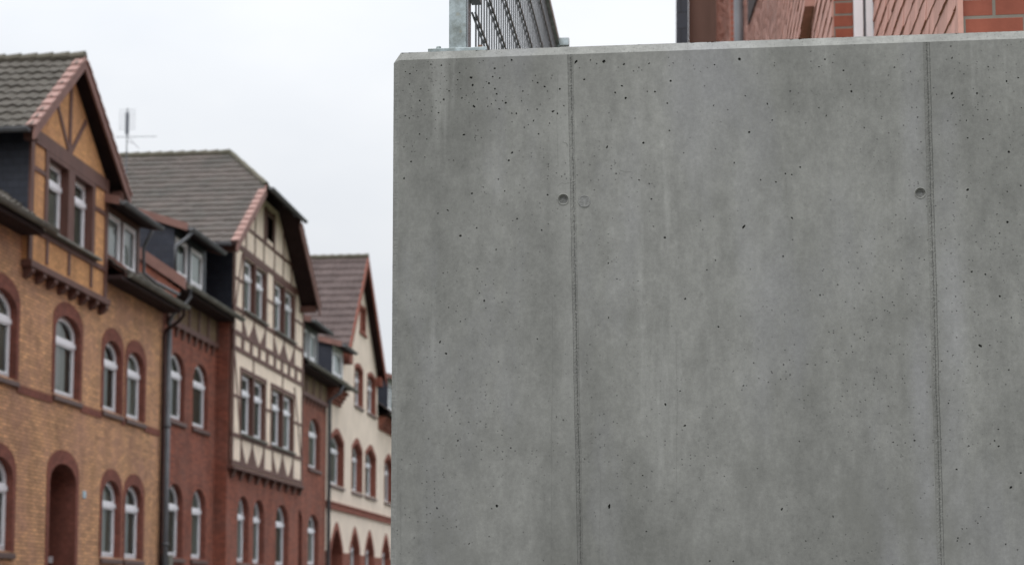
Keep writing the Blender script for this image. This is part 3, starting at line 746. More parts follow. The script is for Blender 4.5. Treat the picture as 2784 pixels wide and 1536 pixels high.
# hairline cracks and trowel lines
def hair(name, pts, wd=.0011, wob=.0012, n=70):
    g = G(); P_ = [Vector((dpx(*p)[0], dpx(*p)[1])) for p in pts]; prev = None; dr = 0
    tot = len(P_) - 1
    for i in range(n + 1):
        t = i / n * tot; k = min(int(t), tot - 1); q = P_[k].lerp(P_[k + 1], t - k); dd = (P_[k + 1] - P_[k]).normalized(); nn = Vector((-dd.y, dd.x))
        dr = dr * .9 + rnd.uniform(-1, 1) * wob * .3; q = q + nn * dr; h = wd * rnd.uniform(.25, .6)
        cur = (q - nn * h, q + nn * h)
        if prev: g.quad(*[(p.x, YF - .0004, p.y) for p in (prev[0], prev[1], cur[1], cur[0])])
        prev = cur
    g.build(name, CRACK, cw)
hair('hairline_crack', [(1402, 470), (1408, 464), (1415, 460), (1421, 464), (1427, 461), (1436, 461)], .0011, .0004)
hair('hairline_crack', [(1390, 760), (1391, 900), (1387, 1100), (1388, 1421)], .0009)
hair('hairline_crack', [(1700, 850), (1703, 1000), (1701, 1290)], .0006)
hair('hairline_crack', [(1500, 1140), (1512, 1200), (1507, 1421)], .0007)
hair('hairline_crack', [(1008, 1240), (1009, 1421)], .0009)
hair('hairline_crack', [(1404, 180), (1400, 300), (1404, 420)], .0006)
hair('surface_scratch', [(1558, 428), (1575, 434), (1590, 432)], .001, .0006, 20)
hair('surface_scratch', [(1545, 402), (1547, 408), (1546, 416)], .0025, .0005, 12)
hair('surface_scratch', [(1415, 358), (1425, 361), (1428, 368)], .002, .0004, 12)
hair('surface_scratch', [(1200, 422), (1205, 425), (1207, 430)], .002, .0004, 12)
hair('surface_scratch', [(1476, 1106), (1490, 1099), (1492, 1104), (1482, 1110)], .0012, .0004, 16)
hair('surface_scratch', [(1080, 195), (1086, 200), (1082, 206), (1090, 205)], .003, .0006, 16)
hair('surface_scratch', [(1475, 1155), (1490, 1135)], .0012, .0004, 16)

# ------------------------------------------------------------ steel railing on the wing of the wall
rl = thing('steel_railing', (-.78, 5.6, ZT), 'galvanised steel railing with thin upright bars standing on the left end of the concrete wall', 'railing')
XR, YE, ZR = -.735, 9.33, 4.81
g = G(); g.box(-.882, -.676, 5.54, 5.66, ZT, ZT + .015); bp = g.build('base_plate', GALV, rl, bevel=.0015)
for bx_, mt in ((-.852, GALV), (-.705, RUST)):
    g = G(); g.tube([(bx_, 5.59, ZT + .016), (bx_, 5.59, ZT + .030)], .0135, 6); g.tube([(bx_, 5.59, ZT + .030), (bx_, 5.59, ZT + .037)], [.009, .008], 10)
    g.build('bolt', mt, bp)
g = G(); g.box(-.813, -.751, 5.57, 5.63, ZT + .015, 4.86); g.build('post', GALV, rl, bevel=.003)
g = G(); g.box(-.750, -.7445, 5.565, 5.64, ZT + .015, 4.84); g.build('flange', STEEL, rl)
g = G(); g.box(-.7445, XR + .025, 5.585, 5.66, 3.70, 3.72); g.build('bracket', STEEL, rl)
n = int((YE - 5.68) / .08)
g = G()
for i in range(n + 1): y = 5.7 + i * .08; g.tube([(XR, y, ZT + .03), (XR, y, ZR)], .0034, 6)
tag(g.build('upright_bars', STEEL, rl))
zz = 3.665; zi = 0
while zz < ZR - .05:
    g = G()
    for s in (-1, 1): g.tube([(XR + s * .0058, 5.64, zz), (XR + s * .0058, YE, zz)], .0042, 6)
    for i in range(n + 1): y = 5.7 + i * .08; g.box(XR - .006, XR + .006, y - .006, y + .006, zz - .005, zz + .005)
    g.build('cross_bar', STEEL, rl); zz += .2
g = G(); g.box(XR - .02, XR + .02, 5.63, YE + .04, ZR, ZR + .04); g.build('top_rail', GALV, rl, bevel=.002)
g = G(); g.box(XR - .02, XR + .02, YE, YE + .04, ZT + .012, ZR); g.box(XR + .02, XR + .075, YE, YE + .04, ZR - .005, ZR + .038); g.build('end_post', GALV, rl)
g = G(); g.box(XR - .08, XR + .08, YE - .04, YE + .08, ZT, ZT + .012); g.build('base_plate', GALV, rl)

# ------------------------------------------------------------ house 1: ochre brick
XF = -13.3
h1 = thing('terraced_house', (XF, 30, 0), 'ochre brick terraced house with half-timbered gable bay and arched doorway, nearest at left', 'house', 'terraced houses along the street')
HOL = []
up = [(30.05, 31.48, 5.98, 7.68), (33.52, 34.96, 5.97, 7.72), (36.46, 37.66, 5.97, 7.62), (38.05, 39.30, 5.96, 7.60), (26.5, 27.9, 5.98, 7.68), (23.2, 24.5, 5.98, 7.68)]
cur = [None, (0, .55, .25), (0, .28), None, None, None]
for i, (a, b, c, e) in enumerate(up): HOL.append(window(h1, XF, a, b, c, e, .36, surround=REDTRIM, sill=SILLM, st=.3, curtain=cur[i]))
for a, b, c, e in [(30.05, 31.5, 2.57, 4.40), (36.55, 37.75, 2.60, 4.38), (38.10, 39.35, 2.60, 4.38), (26.5, 27.9, 2.57, 4.4)]:
    HOL.append(window(h1, XF, a, b, c, e, .42, surround=REDTRIM, sill=SILLM, st=.27))
# doorway: deep porch with a segmental arch
dl = arch(33.40, 34.90, .12, 4.52, .42)
HOL.append(dl)
g = G(); upl = dl[1:] + [dl[0]]; oul = arch(33.24, 35.06, .12, 4.82, .50)[1:] + [(33.24, .12)]
ring(g, XF + .015, XF - 1.3, oul, upl, closed=False, back=XF - .01)
ps = g.build('door_surround', REDTRIM, h1)
g = G(); g.box(XF - 1.36, XF - 1.3, 33.3, 35.0, .1, 4.6); dr_ = g.build('door', DOORM, h1)
g = G()
for a, b, c, e in ((33.5, 34.1, .4, 1.3), (34.2, 34.8, .4, 1.3), (33.5, 34.1, 1.5, 2.4), (34.2, 34.8, 1.5, 2.4)): g.box(XF - 1.3, XF - 1.275, a, b, c, e)
g.build('door_panel', DOORM, dr_)
g = G(); g.tube([(XF - 1.29, 34.75, 1.35), (XF - 1.23, 34.75, 1.35), (XF - 1.23, 34.62, 1.35)], .012, 6); g.build('handle', IRON, dr_)
g = G(); g.box(XF - .02, XF + .02, 35.32, 35.5, 3.86, 4.02); g.build('number_plate', PLATE, h1, bevel=.01)
g = G(); g.box(XF - .62, XF - .48, 34.86, 34.9, 2.42, 2.56); g.build('bell_panel', WHITE, h1)
g = G(); g.tube([(XF - .3, 33.4, 3.5), (XF - .3, 33.55, 3.55), (XF - .3, 33.62, 3.46)], .02, 6); g.tube([(XF - .3, 33.62, 3.5), (XF - .3, 33.62, 3.4), (XF - .3, 33.62, 3.28)], [.03, .06, .05], 8); g.build('porch_lamp', SOFFIT, h1)
g = G(); sheet(g, XF, [(20, 0), (40.68, 0), (40.68, 9.15), (20, 9.15)], HOL); shell(g, -22, XF, 20, 40.68, 9.15)
g.build('wall', OCHRE, h1)
g = G()
segs = [20, 23.0, 24.7, 26.3, 28.1, 29.85, 31.68, 33.32, 35.16, 36.28, 37.84, 37.87, 39.48, 40.5]
for a, b in [(20, 23.1), (24.6, 26.4), (28.0, 29.95), (31.58, 33.42), (35.06, 36.36), (37.76, 37.95), (39.4, 40.55)]: g.box(XF - .01, XF + .02, a, b, 5.74, 5.90)
g.each('string_course', REDTRIM, h1)
g = G(); g.box(XF - .01, XF + .06, 20, 40.6, .12, 1.0); g.build('plinth', SILLM, h1)
# bay
XB = -13.18
bl = [(31.673, 8.445), (36.168, 8.445), (36.168, 11.153), (33.767, 13.094), (31.673, 11.357)]
wh = []
w1 = (32.613, 33.716); w2 = (34.064, 35.167)
bay = None
g = G(); hl = [arch(w1[0], w1[1], 9.283, 10.816, 0), arch(w2[0], w2[1], 9.283, 10.816, 0)]
sheet(g, XB, [(31.673, 8.445), (36.168, 8.445), (36.168, 11.102), (33.767, 13.043), (31.673, 11.102)], hl)
for y in (31.673, 36.168): g.quad((XB, y, 8.445), (XF, y, 8.445), (XF, y, 9.263), (XB, y, 9.263))
g.quad((XB, 31.673, 8.445), (XB, 36.168, 8.445), (XF, 36.168, 8.445), (XF, 31.673, 8.445), mi=1)
bay = g.build('bay', [OCHRE_IN, TIMBER], h1)
for a, b in (w1, w2): window(bay, XB, a, b, 9.283, 10.816, 0, rec=.16, surround=TIMBER, sw=0, tz=.70, fw=.075)
g = G(); xp = XB + .03
def bm(a, b, wd=.16, d=.05): g.bar((XB - .02 + d, *a), (XB - .02 + d, *b), wd, d)   # deeper beams stand prouder
bm((31.755, 8.445), (31.755, 11.204), .18, .052); bm((36.087, 8.445), (36.087, 11.204), .18, .052)
bm((32.531, 9.263), (32.531, 11.051), .17, .048); bm((33.890, 9.263), (33.890, 11.051), .36, .048); bm((35.249, 9.263), (35.249, 11.051), .17, .048)
bm((31.673, 11.051), (36.168, 11.051), .30, .056); bm((32.439, 10.867), (35.331, 10.867), .12, .050)
bm((31.847, 10.387), (32.439, 10.387), .1, .044); bm((35.331, 10.387), (35.995, 10.387), .1, .044)
for y in (32.643, 33.870, 35.198): bm((y, 8.548), (y, 9.161), .12, .046)
bm((31.673, 9.110), (36.168, 9.110), .12, .054)
bm((33.767, 11.204), (33.767, 12.839), .14, .046)
bm((33.737, 11.204), (32.899, 12.175), .12, .044); bm((33.798, 11.204), (34.687, 12.175), .12, .044)
g.build('timber_frame', TIMBER, bay)
g = G(); g.box(XF, XB + .10, 31.622, 36.219, 8.30, 8.445); g.build('bottom_beam', TIMBER, bay, bevel=.015)
g = G()
for i in range(8):
    y = 31.724 + i * .615; g.prism([(XF, y, 8.10), (XF + .08, y, 8.11), (XB + .07, y, 8.22), (XB + .07, y, 8.30), (XF, y, 8.30)], (0, .17, 0))
g.each('corbel', TIMBER, bay)
g = G(); g.box(XB - .01, XB + .17, 32.286, 35.453, 9.181, 9.232); g.each('window_ledge', ZINCG, bay)
# cheeks, roof
g = G()
for y, s in ((31.69, -1), (36.15, 1)): g.prism([(XB - .02, y, 9.1), (-16.5, y, 9.1), (-16.5, y, 11.13), (XB - .02, y, 11.13)], (0, s * .03, 0))
g.each('slate_cheek', SLATE, bay)
r1 = gable_roof(h1, 31.1, 36.85, 11.0, 33.77, 13.3, -12.89, -17.0, [T1, T1E], .018, rh=.34, bw=.26)
g = G(); gutter(g, (-12.95, 31.04, 10.96), (-16.0, 31.04, 10.96), .08); g.each('gutter', ZINC, r1)
g = G(); g.bar((-12.93, 36.5, 11.02), (XB, 36.5, 11.02), .18, .2, (0, 0, 1)); g.bar((-12.93, 31.4, 11.02), (XB, 31.4, 11.02), .18, .2, (0, 0, 1)); g.each('purlin_end', TIMBER, r1)
m1 = main_roof(h1, 20, 40.75, 9.12, -12.78, -17.4, 12.5, -22.2, [T1, T1E], .02, segs=[(20, 31.66), (36.2, 40.75)])
g = G(); gutter(g, (-12.74, 20, 9.1), (-12.74, 32.0, 9.1), .085); g.each('gutter', ZINCG, m1)
g = G(); gutter(g, (-12.74, 36.5, 9.1), (-12.74, 40.9, 9.1), .09); g.each('gutter', ZINCG, m1)
g = G(); g.box(-13.3, -12.82, 20, 31.6, 8.92, 9.02); g.box(-13.3, -12.82, 36.2, 40.68, 8.92, 9.02); g.each('eave_board', SOFFIT, m1)
g = G(); g.prism([(-12.80, 36.36, 9.02), (-14.0, 36.36, 9.90), (-14.0, 36.36, 10.12), (-12.80, 36.36, 9.24)], (0, .12, 0)); g.build('verge_tiles', BARGE, m1)
d1 = dormer(h1, 36.12, 38.5, -13.2, 9.2, 10.68, -15.3, [(36.2, 37.2, 9.36, 10.52), (37.3, 38.3, 9.38, 10.52)], .22, cur=[(0, 1), (0, .6)])
downpipe(d1, [(-12.78, 38.2, 10.5), (-12.9, 38.2, 10.3), (-13.05, 38.35, 10.1), (-13.05, 38.4, 9.5), (-12.9, 38.8, 9.35), (-12.75, 40.2, 9.3)], .045)
downpipe(h1, [(-12.74, 40.62, 9.05), (-12.74, 40.66, 8.85), (-12.85, 40.64, 8.7), (-13.2, 40.6, 8.45), (-13.22, 40.58, 8.3), (-13.22, 40.58, 0.1)], .04, SOFFIT)  # thin dark pipe drawn as the shadow line beside the grey pipe
downpipe(h1, [(-13.16, 40.78, 8.5), (-13.16, 40.78, 0.1)], .075, collars=[(-13.16, 40.78, 6.0), (-13.16, 40.78, 3.0)])
g = G(); g.box(-13.3, -13.05, 40.85, 41.1, 2.3, 2.75); g.build('meter_box', ZINCG, h1, bevel=.01)

# ------------------------------------------------------------ house 2: red brick with cream half-timbered bay
h2 = thing('terraced_house', (XF, 50, 0), 'red brick terraced house with cream half-timbered bay and half-hipped roof, second from left', 'house', 'terraced houses along the street')
HOL = []
for a, b in ((41.22, 42.62), (43.38, 44.8)): HOL.append(window(h2, XF, a, b, 6.32, 8.07, .5, surround=REDTRIM, sw=0, sill=SILLM))
for a, b in ((41.3, 42.65), (43.45, 44.75)): HOL.append(window(h2, XF, a, b, 2.74, 4.65, .5, surround=REDTRIM, sw=0, sill=SILLM, rec=.16))
HOL.append(window(h2, XF, 57.2, 59.0, 6.32, 8.12, .5, surround=REDTRIM, sw=0, sill=SILLM, rec=.18))
sdl = arch(55.0, 56.3, .15, 4.72, .4); HOL.append(sdl)
g = G(); ring(g, XF + .003, XF - .6, arch(54.95, 56.35, .15, 4.8, .42)[1:] + [(54.95, .15)], sdl[1:] + [sdl[0]], closed=False, back=XF); g.build('side_door_reveal', REDTRIM, h2)
g = G(); g.box(XF - .66, XF - .6, 54.9, 56.4, .1, 4.8); g.build('side_door', DOORM, h2)
HOL.append(window(h2, XF, 57.2, 58.9, 2.87, 4.67, .5, surround=REDTRIM, sw=0, sill=SILLM, rec=.18))
g = G(); sheet(g, XF, [(40.72, 0), (59.95, 0), (59.95, 9.75), (40.72, 9.75)], HOL); shell(g, -22, XF, 40.72, 59.95, 9.75); g.build('wall', REDBR, h2)
# frieze of timber and ochre panels under the eave
for (a, b, nb) in ((40.95, 45.5, 5), (54.3, 59.9, 5)):
    g = G(); g.box(XF - .01, XF + .04, a, b, 8.85, 9.62); fr = g.build('frieze_panels', FRIEZE, h2)
    g = G()
    for i in range(nb + 1): y = a + .06 + (b - a - .12) * i / nb; g.box(XF, XF + .07, y - .07, y + .07, 8.87, 9.6)
    g.box(XF, XF + .10, a, b, 8.72, 8.87)
    n_ = int((b - a) / .55)
    for i in range(n_): y = a + .2 + i * .55; g.prism([(XF, y, 8.48), (XF + .03, y, 8.48), (XF + .1, y, 8.72), (XF, y, 8.72)], (0, .14, 0))
    g.build('frieze_beams', TIMBER, fr)
# projecting ground floor
XG = -12.95; gh = []
pb = None
ghl = [(46.75, 48.0), (48.5, 49.8), (51.25, 52.9)]
hl = [arch(a, b, 2.72, 4.66, .5) for a, b in ghl]
sh = arch(54.0, 54.22, 0.2, 4.66, .1)
g = G(); sheet(g, XG, [(45.55, 0), (54.3, 0), (54.3, 5.45), (45.55, 5.45)], hl)
for y in (45.55, 54.3): g.quad((XG, y, 0), (XF, y, 0), (XF, y, 9.7), (XG, y, 9.7))
g.quad((XG, 45.55, 5.45), (XG, 45.9, 5.45), (XG, 45.9, 9.7), (XG, 45.55, 9.7))
pb = g.build('projecting_front', REDBR, h2)
for a, b in ghl: window(pb, XG, a, b, 2.72, 4.66, .5, surround=REDTRIM, sw=0, sill=SILLM, rec=.18)

# half-timbered bay
XB = -12.86; y0, y1 = 45.62, 54.3
tw = [(46.72, 47.9), (48.05, 49.25), (50.3, 51.5), (51.65, 52.95)]       # top floor
fw_ = [(46.6, 47.85), (48.0, 49.3), (50.15, 51.45), (51.6, 52.95)]       # first floor
zt0, zt1, zf0, zf1 = 10.06, 11.62, 6.42, 8.2
hl = [arch(a, b, zt0, zt1, 0) for a, b in tw] + [arch(a, b, zf0, zf1, 0) for a, b in fw_] + [arch(49.25, 50.1, 12.75, 13.5, 0)]
g = G(); sheet(g, XB, [(y0, 5.42), (y1, 5.42), (y1, 11.6), (51.9, 13.9), (48.0, 13.9), (y0, 11.6)], hl)
for y in (y0, y1): g.quad((XB, y, 5.42), (XF, y, 5.42), (XF, y, 11.6), (XB, y, 11.6), mi=1)
g.quad((XB, y0, 5.42), (XB, y1, 5.42), (XF, y1, 5.42), (XF, y0, 5.42), mi=1)
bay = g.build('bay', [CREAMIN, TIMBER], h2)
for a, b in tw: window(bay, XB, a, b, zt0, zt1, 0, rec=.12, surround=TIMBER, sw=0, tz=.68, fw=.085)
for a, b in fw_: window(bay, XB, a, b, zf0, zf1, 0, rec=.12, surround=TIMBER, sw=0, tz=.70, fw=.085)
g = G(); g.box(XB - .3, XB - .15, 49.25, 50.1, 12.75, 13.5); g.build('attic_shutter', SOFFIT, bay)
g = G(); xp = XB + .03
def fram(pairs, z0, z1):
    for (a, b), (c, d) in (pairs[:2], pairs[2:]):
        bm((a - .07, z0 - .05), (a - .07, z1 + .1), .11, .048); bm(((b + c) / 2, z0 - .05), ((b + c) / 2, z1 + .1), c - b, .048); bm((d + .07, z0 - .05), (d + .07, z1 + .1), .11, .048)
        bm((a - .14, z1 + .09), (d + .14, z1 + .09), .12, .052)
fram(tw, zt0, zt1); fram(fw_, zf0, zf1)
bm((y0 + .08, 5.42), (y0 + .08, 11.7), .12, .054); bm((y1 - .08, 5.42), (y1 - .08, 11.6), .12, .054)
bm((y0, 11.82), (y1, 11.82), .15, .058)                       # tie beam
for z in (9.97, 6.32): bm((y0, z), (y1, z), .11, .056)        # sill rails
for z in (9.28, 8.82, 5.53): bm((y0, z), (y1, z), .12, .058)  # floor beams
bm((y0 + .16, 10.85), (46.58, 10.85), .075, .044); bm((49.39, 10.85), (50.16, 10.85), .075, .044); bm((53.1, 10.85), (y1 - .16, 10.85), .075, .044)
bm((y0 + .16, 7.45), (46.46, 7.45), .075, .044); bm((49.44, 7.45), (50.01, 7.45), .075, .044); bm((53.1, 7.45), (y1 - .16, 7.45), .075, .044)
bm((y0 + .2, 9.9), (46.5, 11.65), .08, .042); bm((46.55, 6.4), (y0 + .2, 8.7), .08, .042); bm((y1 - .2, 6.4), (53.1, 8.6), .08, .042)
for i in range(10): y = y0 + .12 + i * .94; bm((y, 8.88), (y, 9.22), .26, .05)   # joist ends
bm((47.9, 8.36), (47.9, 8.75), .1, .042); bm((51.5, 8.36), (51.5, 8.75), .1, .042)
for zb, zt_ in ((9.36, 9.9), (5.60, 6.25)):                  # panels with splayed feet
    ys = [46.65, 47.9, 49.25, 50.3, 51.6, 53.0]
    for y in ys: bm((y, zb), (y, zt_), .085, .046)
    for a, b in ((46.65, 47.9), (47.9, 49.25), (50.3, 51.6), (51.6, 53.0)):
        for p, q in ((a, b), (b, a)):
            s = 1 if q > p else -1; wdt = abs(q - p) * .45
            pts = [(p, zb - .02), (p + s * wdt, zb - .02), (p + s * wdt * .5, zb + (zt_ - zb) * .38), (p + s * wdt * .16, zb + (zt_ - zb) * .75), (p, zt_)]
            g.prism(P(XB + .020, pts), (-.03, 0, 0))
# gable studs
for y in (46.9, 47.9, 48.95, 50.25, 51.4, 52.5): bm((y, 11.9), (y, 11.9 + max(.05, min(1.75, (min(y - y0, y1 - y)) * .78))), .075, .044)
bm((46.9, 12.55), (52.9, 12.55), .09, .05)
bm((49.17, 12.6), (49.17, 13.7), .12, .052); bm((50.18, 12.6), (50.18, 13.7), .12, .052); bm((49.1, 13.58), (50.25, 13.58), .14, .054)
bm((45.75, 11.75), (48.25, 13.75), .14, .05); bm((54.15, 11.75), (51.65, 13.75), .14, .05)
g.build('timber_frame', TIMBER, bay)
g = G(); g.box(XF, XB + .10, y0 - .05, y1 + .05, 5.33, 5.42); g.build('bottom_beam', TIMBER, bay, bevel=.01)
g = G()
for i in range(10): y = y0 + .25 + i * .92; g.prism([(XG, y, 5.1), (XG + .05, y, 5.1), (XB + .05, y, 5.33), (XG, y, 5.33)], (0, .22, 0))
g.each('corbel', TIMBER, bay)
g = G()
for z, pr_ in ((zt0, tw), (zf0, fw_)):
    for k in (0, 2): g.box(XB, XB + .12, pr_[k][0] - .05, pr_[k + 1][1] + .05, z - .06, z - .01)
g.each('window_ledge', ZINCG, bay)
g = G()
for y, s in ((y0, -1), (y1, 1)): g.prism([(XB - .02, y, 9.7), (-17.5, y, 9.7), (-17.5, y, 11.6), (XB - .02, y, 11.6)], (0, s * .03, 0))
g.each('slate_cheek', SLATE, bay)
r2 = gable_roof(h2, 43.75, 55.0 - .9, 11.42, 48.95, 15.35, -12.25, -19.0, [T2, T2E], .006, rh=.36, hip=(13.75, 1.72), bw=.28)
g = G(); gutter(g, (-12.4, 43.7, 11.38), (-16.0, 43.7, 11.38), .08); g.each('gutter', ZINC, r2)
g = G(); g.bar((-12.32, 53.85, 11.42), (-12.86, 53.85, 11.42), .2, .2, (0, 0, 1)); g.bar((-12.32, 44.1, 11.42), (-12.86, 44.1, 11.42), .2, .2, (0, 0, 1)); g.each('purlin_end', TIMBER, r2)
m2 = main_roof(h2, 40.78, 60.0, 9.68, -12.72, -17.0, 12.6, -22.2, [T2, T2E], .006, segs=[(40.78, 45.58), (54.34, 60.0)])
g = G(); gutter(g, (-12.68, 40.85, 9.66), (-12.68, 46.0, 9.66), .09); g.each('gutter', ZINCG, m2)
g = G(); gutter(g, (-12.68, 54.6, 9.66), (-12.68, 60.2, 9.66), .09); g.each('gutter', ZINCG, m2)
g = G(); g.box(-13.3, -12.78, 40.76, 45.5, 9.5, 9.58); g.box(-13.3, -12.78, 54.36, 59.95, 9.5, 9.58); g.each('eave_board', SOFFIT, m2)
g = G(); g.prism([(-12.72, 40.60, 9.52), (-15.2, 40.60, 11.2), (-15.2, 40.60, 11.5), (-12.72, 40.60, 9.82)], (0, .16, 0)); g.build('verge_tiles', BARGE, m2)
g = G(); g.prism([(-13.3, 40.70, 8.9), (-12.85, 40.70, 9.5), (-15.0, 40.70, 11.1), (-15.0, 40.70, 9)], (0, .05, 0)); g.build('party_wall', REDBR, m2)
d2 = dormer(h2, 40.95, 43.7, -13.1, 9.75, 11.2, -16.3, [(41.0, 42.12, 9.98, 11.0), (42.32, 43.5, 9.98, 11.0)], .32, wall=SLATE, cur=[(0, .5), None])
downpipe(d2, [(-12.65, 40.9, 11.05), (-12.75, 40.86, 10.9), (-13.0, 40.7, 10.65), (-13.0, 40.7, 9.95)], .05)
downpipe(h2, [(-12.68, 41.0, 9.6), (-12.68, 41.0, 9.4), (-12.8, 40.95, 9.2), (-13.1, 40.85, 8.9), (-13.16, 40.80, 8.7), (-13.16, 40.78, 8.5)], .05)
d3 = dormer(h2, 55.0, 57.6, -13.1, 9.75, 11.15, -16.0, [(55.2, 56.1, 10.0, 10.98), (56.3, 57.3, 10.0, 10.98)], .2, wall=ZINC)

# ------------------------------------------------------------ house 3: cream render
h3 = thing('terraced_house', (XF, 66, 0), 'cream rendered terraced house with steep brown gable and pointed ground floor windows, third from left', 'house', 'terraced houses along the street')
HOL = []
RBR = plain('red_brown_stone_trim', (.24, .085, .06), .8, .2, .2, 5, .2)
for a, b in ((60.75, 63.1), (64.75, 66.8), (67.5, 69.8), (71.9, 74.0)): HOL.append(window(h3, XF, a, b, 5.98, 7.95, .35, 'point', surround=RBR, sw=.09, st=.22, sill=SILLM, rec=.25, fw=.1))
for a, b in ((65.2, 66.8), (67.85, 69.6)): HOL.append(window(h3, XF, a, b, 9.5, 11.1, .15, 'point', surround=RBR, sw=.1, st=.15, sill=SILLM, rec=.2, fw=.1))
for a, b in ((64.5, 66.4), (67.6, 69.5), (71.4, 73.3)): HOL.append(window(h3, XF, a, b, 2.3, 4.3, .8, 'point', surround=RBR, sw=.12, st=.28, sill=SILLM, rec=.25, fw=.1))
dl = arch(60.9, 63.0, .15, 4.3, .9, 'point'); HOL.append(dl)
g = G(); ring(g, XF + .02, XF - 1.0, arch(60.75, 63.15, .15, 4.6, 1.0, 'point')[1:] + [(60.75, .15)], dl[1:] + [dl[0]], closed=False, back=XF - .01); g.build('door_surround', RBR, h3)
g = G(); g.box(XF - 1.05, XF - 1.0, 60.8, 63.1, .1, 4.4); g.build('door', DOORM, h3)
att = arch(66.2, 67.2, 12.7, 13.6, 0); HOL.append(att)
g = G(); g.box(XF - .15, XF - .1, 66.2, 67.2, 12.7, 13.6); ash = g.build('attic_shutter', RBR, h3)
g = G(); ring(g, XF + .02, XF - .1, arch(66.05, 67.35, 12.6, 13.75, 0), att, back=XF); g.box(XF, XF + .08, 66.0, 67.4, 12.5, 12.6); g.build('surround', RBR, ash)
g = G(); sheet(g, XF, [(60.0, 0), (76, 0), (76, 9.7), (70.1, 9.7), (70.1, 11.2), (66.05, 15.35), (62.5, 11.2), (62.5, 9.7), (60.0, 9.7)], HOL); shell(g, -22, XF, 60.0, 76, 9.7)
g.build('wall', CREAM, h3)
g = G(); g.box(XF - .01, XF + .08, 60.02, 76, 5.02, 5.24); g.box(XF - .01, XF + .12, 60.02, 76, 5.24, 5.3); g.each('string_course', RBR, h3)
g = G()
for a, b in ((60.02, 60.72), (63.18, 64.35), (66.55, 67.45), (69.65, 71.25), (73.45, 76)): g.box(XF - .01, XF + .03, a, b, .1, 3.45)
g.each('brick_dado', REDBR, h3)
g = G(); 
for k in range(4):
    for a, b in ((60.02, 62.3), (70.3, 76)): g.box(XF - .01, XF + .08 + .09 * k, a, b, 9.0 + .14 * k, 9.14 + .14 * k)
g.each('brick_cornice', REDBR, h3)
r3 = gable_roof(h3, 62.3, 70.3, 11.2, 66.0, 15.65, -12.95, -19.0, [T3, T3E], .006, rh=.42, verge=T3E, barge=RBR, bw=.35, vb=False)
g = G(); g.box(XF - .1, XF + .38, 62.25, 63.0, 10.75, 11.25); g.box(XF - .1, XF + .22, 69.75, 70.25, 10.8, 11.2); g.each('kneeler', RBR, r3, bevel=.04)
g = G(); g.prism([(XF - .02, 62.5, 9.5), (-18, 62.5, 9.5), (-18, 62.5, 11.2), (XF - .02, 62.5, 11.2)], (0, -.04, 0)); g.build('gable_cheek', CREAM, r3)
g = G(); g.box(-18, XF - .05, 62.30, 62.42, 10.8, 11.15); g.build('eave_cornice', REDBR, r3)
m3 = main_roof(h3, 60.05, 76, 9.72, -12.75, -17.4, 13.2, -22.2, [T3, T3E], .006, segs=[(60.05, 62.5), (70.1, 76)])
g = G(); gutter(g, (-12.7, 60.2, 9.66), (-12.7, 62.6, 9.66), .1); gutter(g, (-12.7, 70.4, 9.66), (-12.7, 76, 9.66), .1); g.each('gutter', ZINCG, m3)
d4 = dormer(h3, 58.9 + 1.15, 61.9, -13.1, 9.8, 11.1, -15.4, [(60.25, 61.7, 10.0, 10.95)], .25, wall=WHITE)
d5 = dormer(h3, 71.6, 74.2, -13.1, 9.8, 11.4, -16.0, [(71.8, 73.9, 10.0, 11.2)], .25, wall=WHITE)
downpipe(h3, [(-12.7, 60.1, 9.6), (-12.8, 60.05, 9.3), (-13.18, 60.0, 9.0), (-13.18, 60.0, .1)], .07)

# ------------------------------------------------------------ house 4: end of the row
h4 = thing('terraced_house', (XF, 84, 0), 'farthest terraced house with dark roof, mostly hidden behind the concrete wall edge', 'house', 'terraced houses along the street')
HOL = []
for a in (78, 82, 86, 90): 
    for z in (2.5, 6.0): HOL.append(window(h4, XF, a, a + 1.7, z, z + 1.8, .3, surround=REDTRIM, sw=.1, sill=SILLM, rec=.2, fw=.1))
g = G(); sheet(g, XF, [(76.04, 0), (100, 0), (100, 9.8), (76.04, 9.8)], HOL); shell(g, -22, XF, 76.04, 100, 9.8); g.build('wall', REDBR, h4)
m4 = main_roof(h4, 76.04, 100, 9.8, -12.75, -17.4, 13.6, -22.2, [T2, T2E], .006)
g = G(); gutter(g, (-12.7, 76.2, 9.75), (-12.7, 100, 9.75), .1); g.each('gutter', ZINC, m4)

# ------------------------------------------------------------ television aerial
ta = thing('television_aerial', (-16.54, 46.9, 14.0), 'thin television aerial with crossed elements standing on the tiled roof', 'aerial')
X_, Y_ = -16.54, 46.9
g = G(); g.tube([(X_, Y_, 13.4), (X_, Y_, 16.25)], .018, 8); g.build('mast', IRON, ta)
g = G(); g.tube([(X_ - .33, Y_ - .1, 15.35), (X_ + .85, Y_ + .2, 15.42)], .009, 6); g.tube([(X_ + .35, Y_ + .08, 15.02), (X_ + .02, Y_, 15.4)], .008, 6)
g.tube([(X_ - .02, Y_ + .05, 15.25), (X_ + .18, Y_ + .05, 15.18)], .008, 6); g.build('lower_boom', IRON, ta)
g = G()
for i in range(9): z = 15.6 + i * .075; g.tube([(X_ - .26, Y_, z), (X_ + .26, Y_, z)], .006, 5)
g.box(X_ - .045, X_ + .045, Y_ - .04, Y_ + .04, 15.45, 16.1); g.build('element_array', IRON, ta)

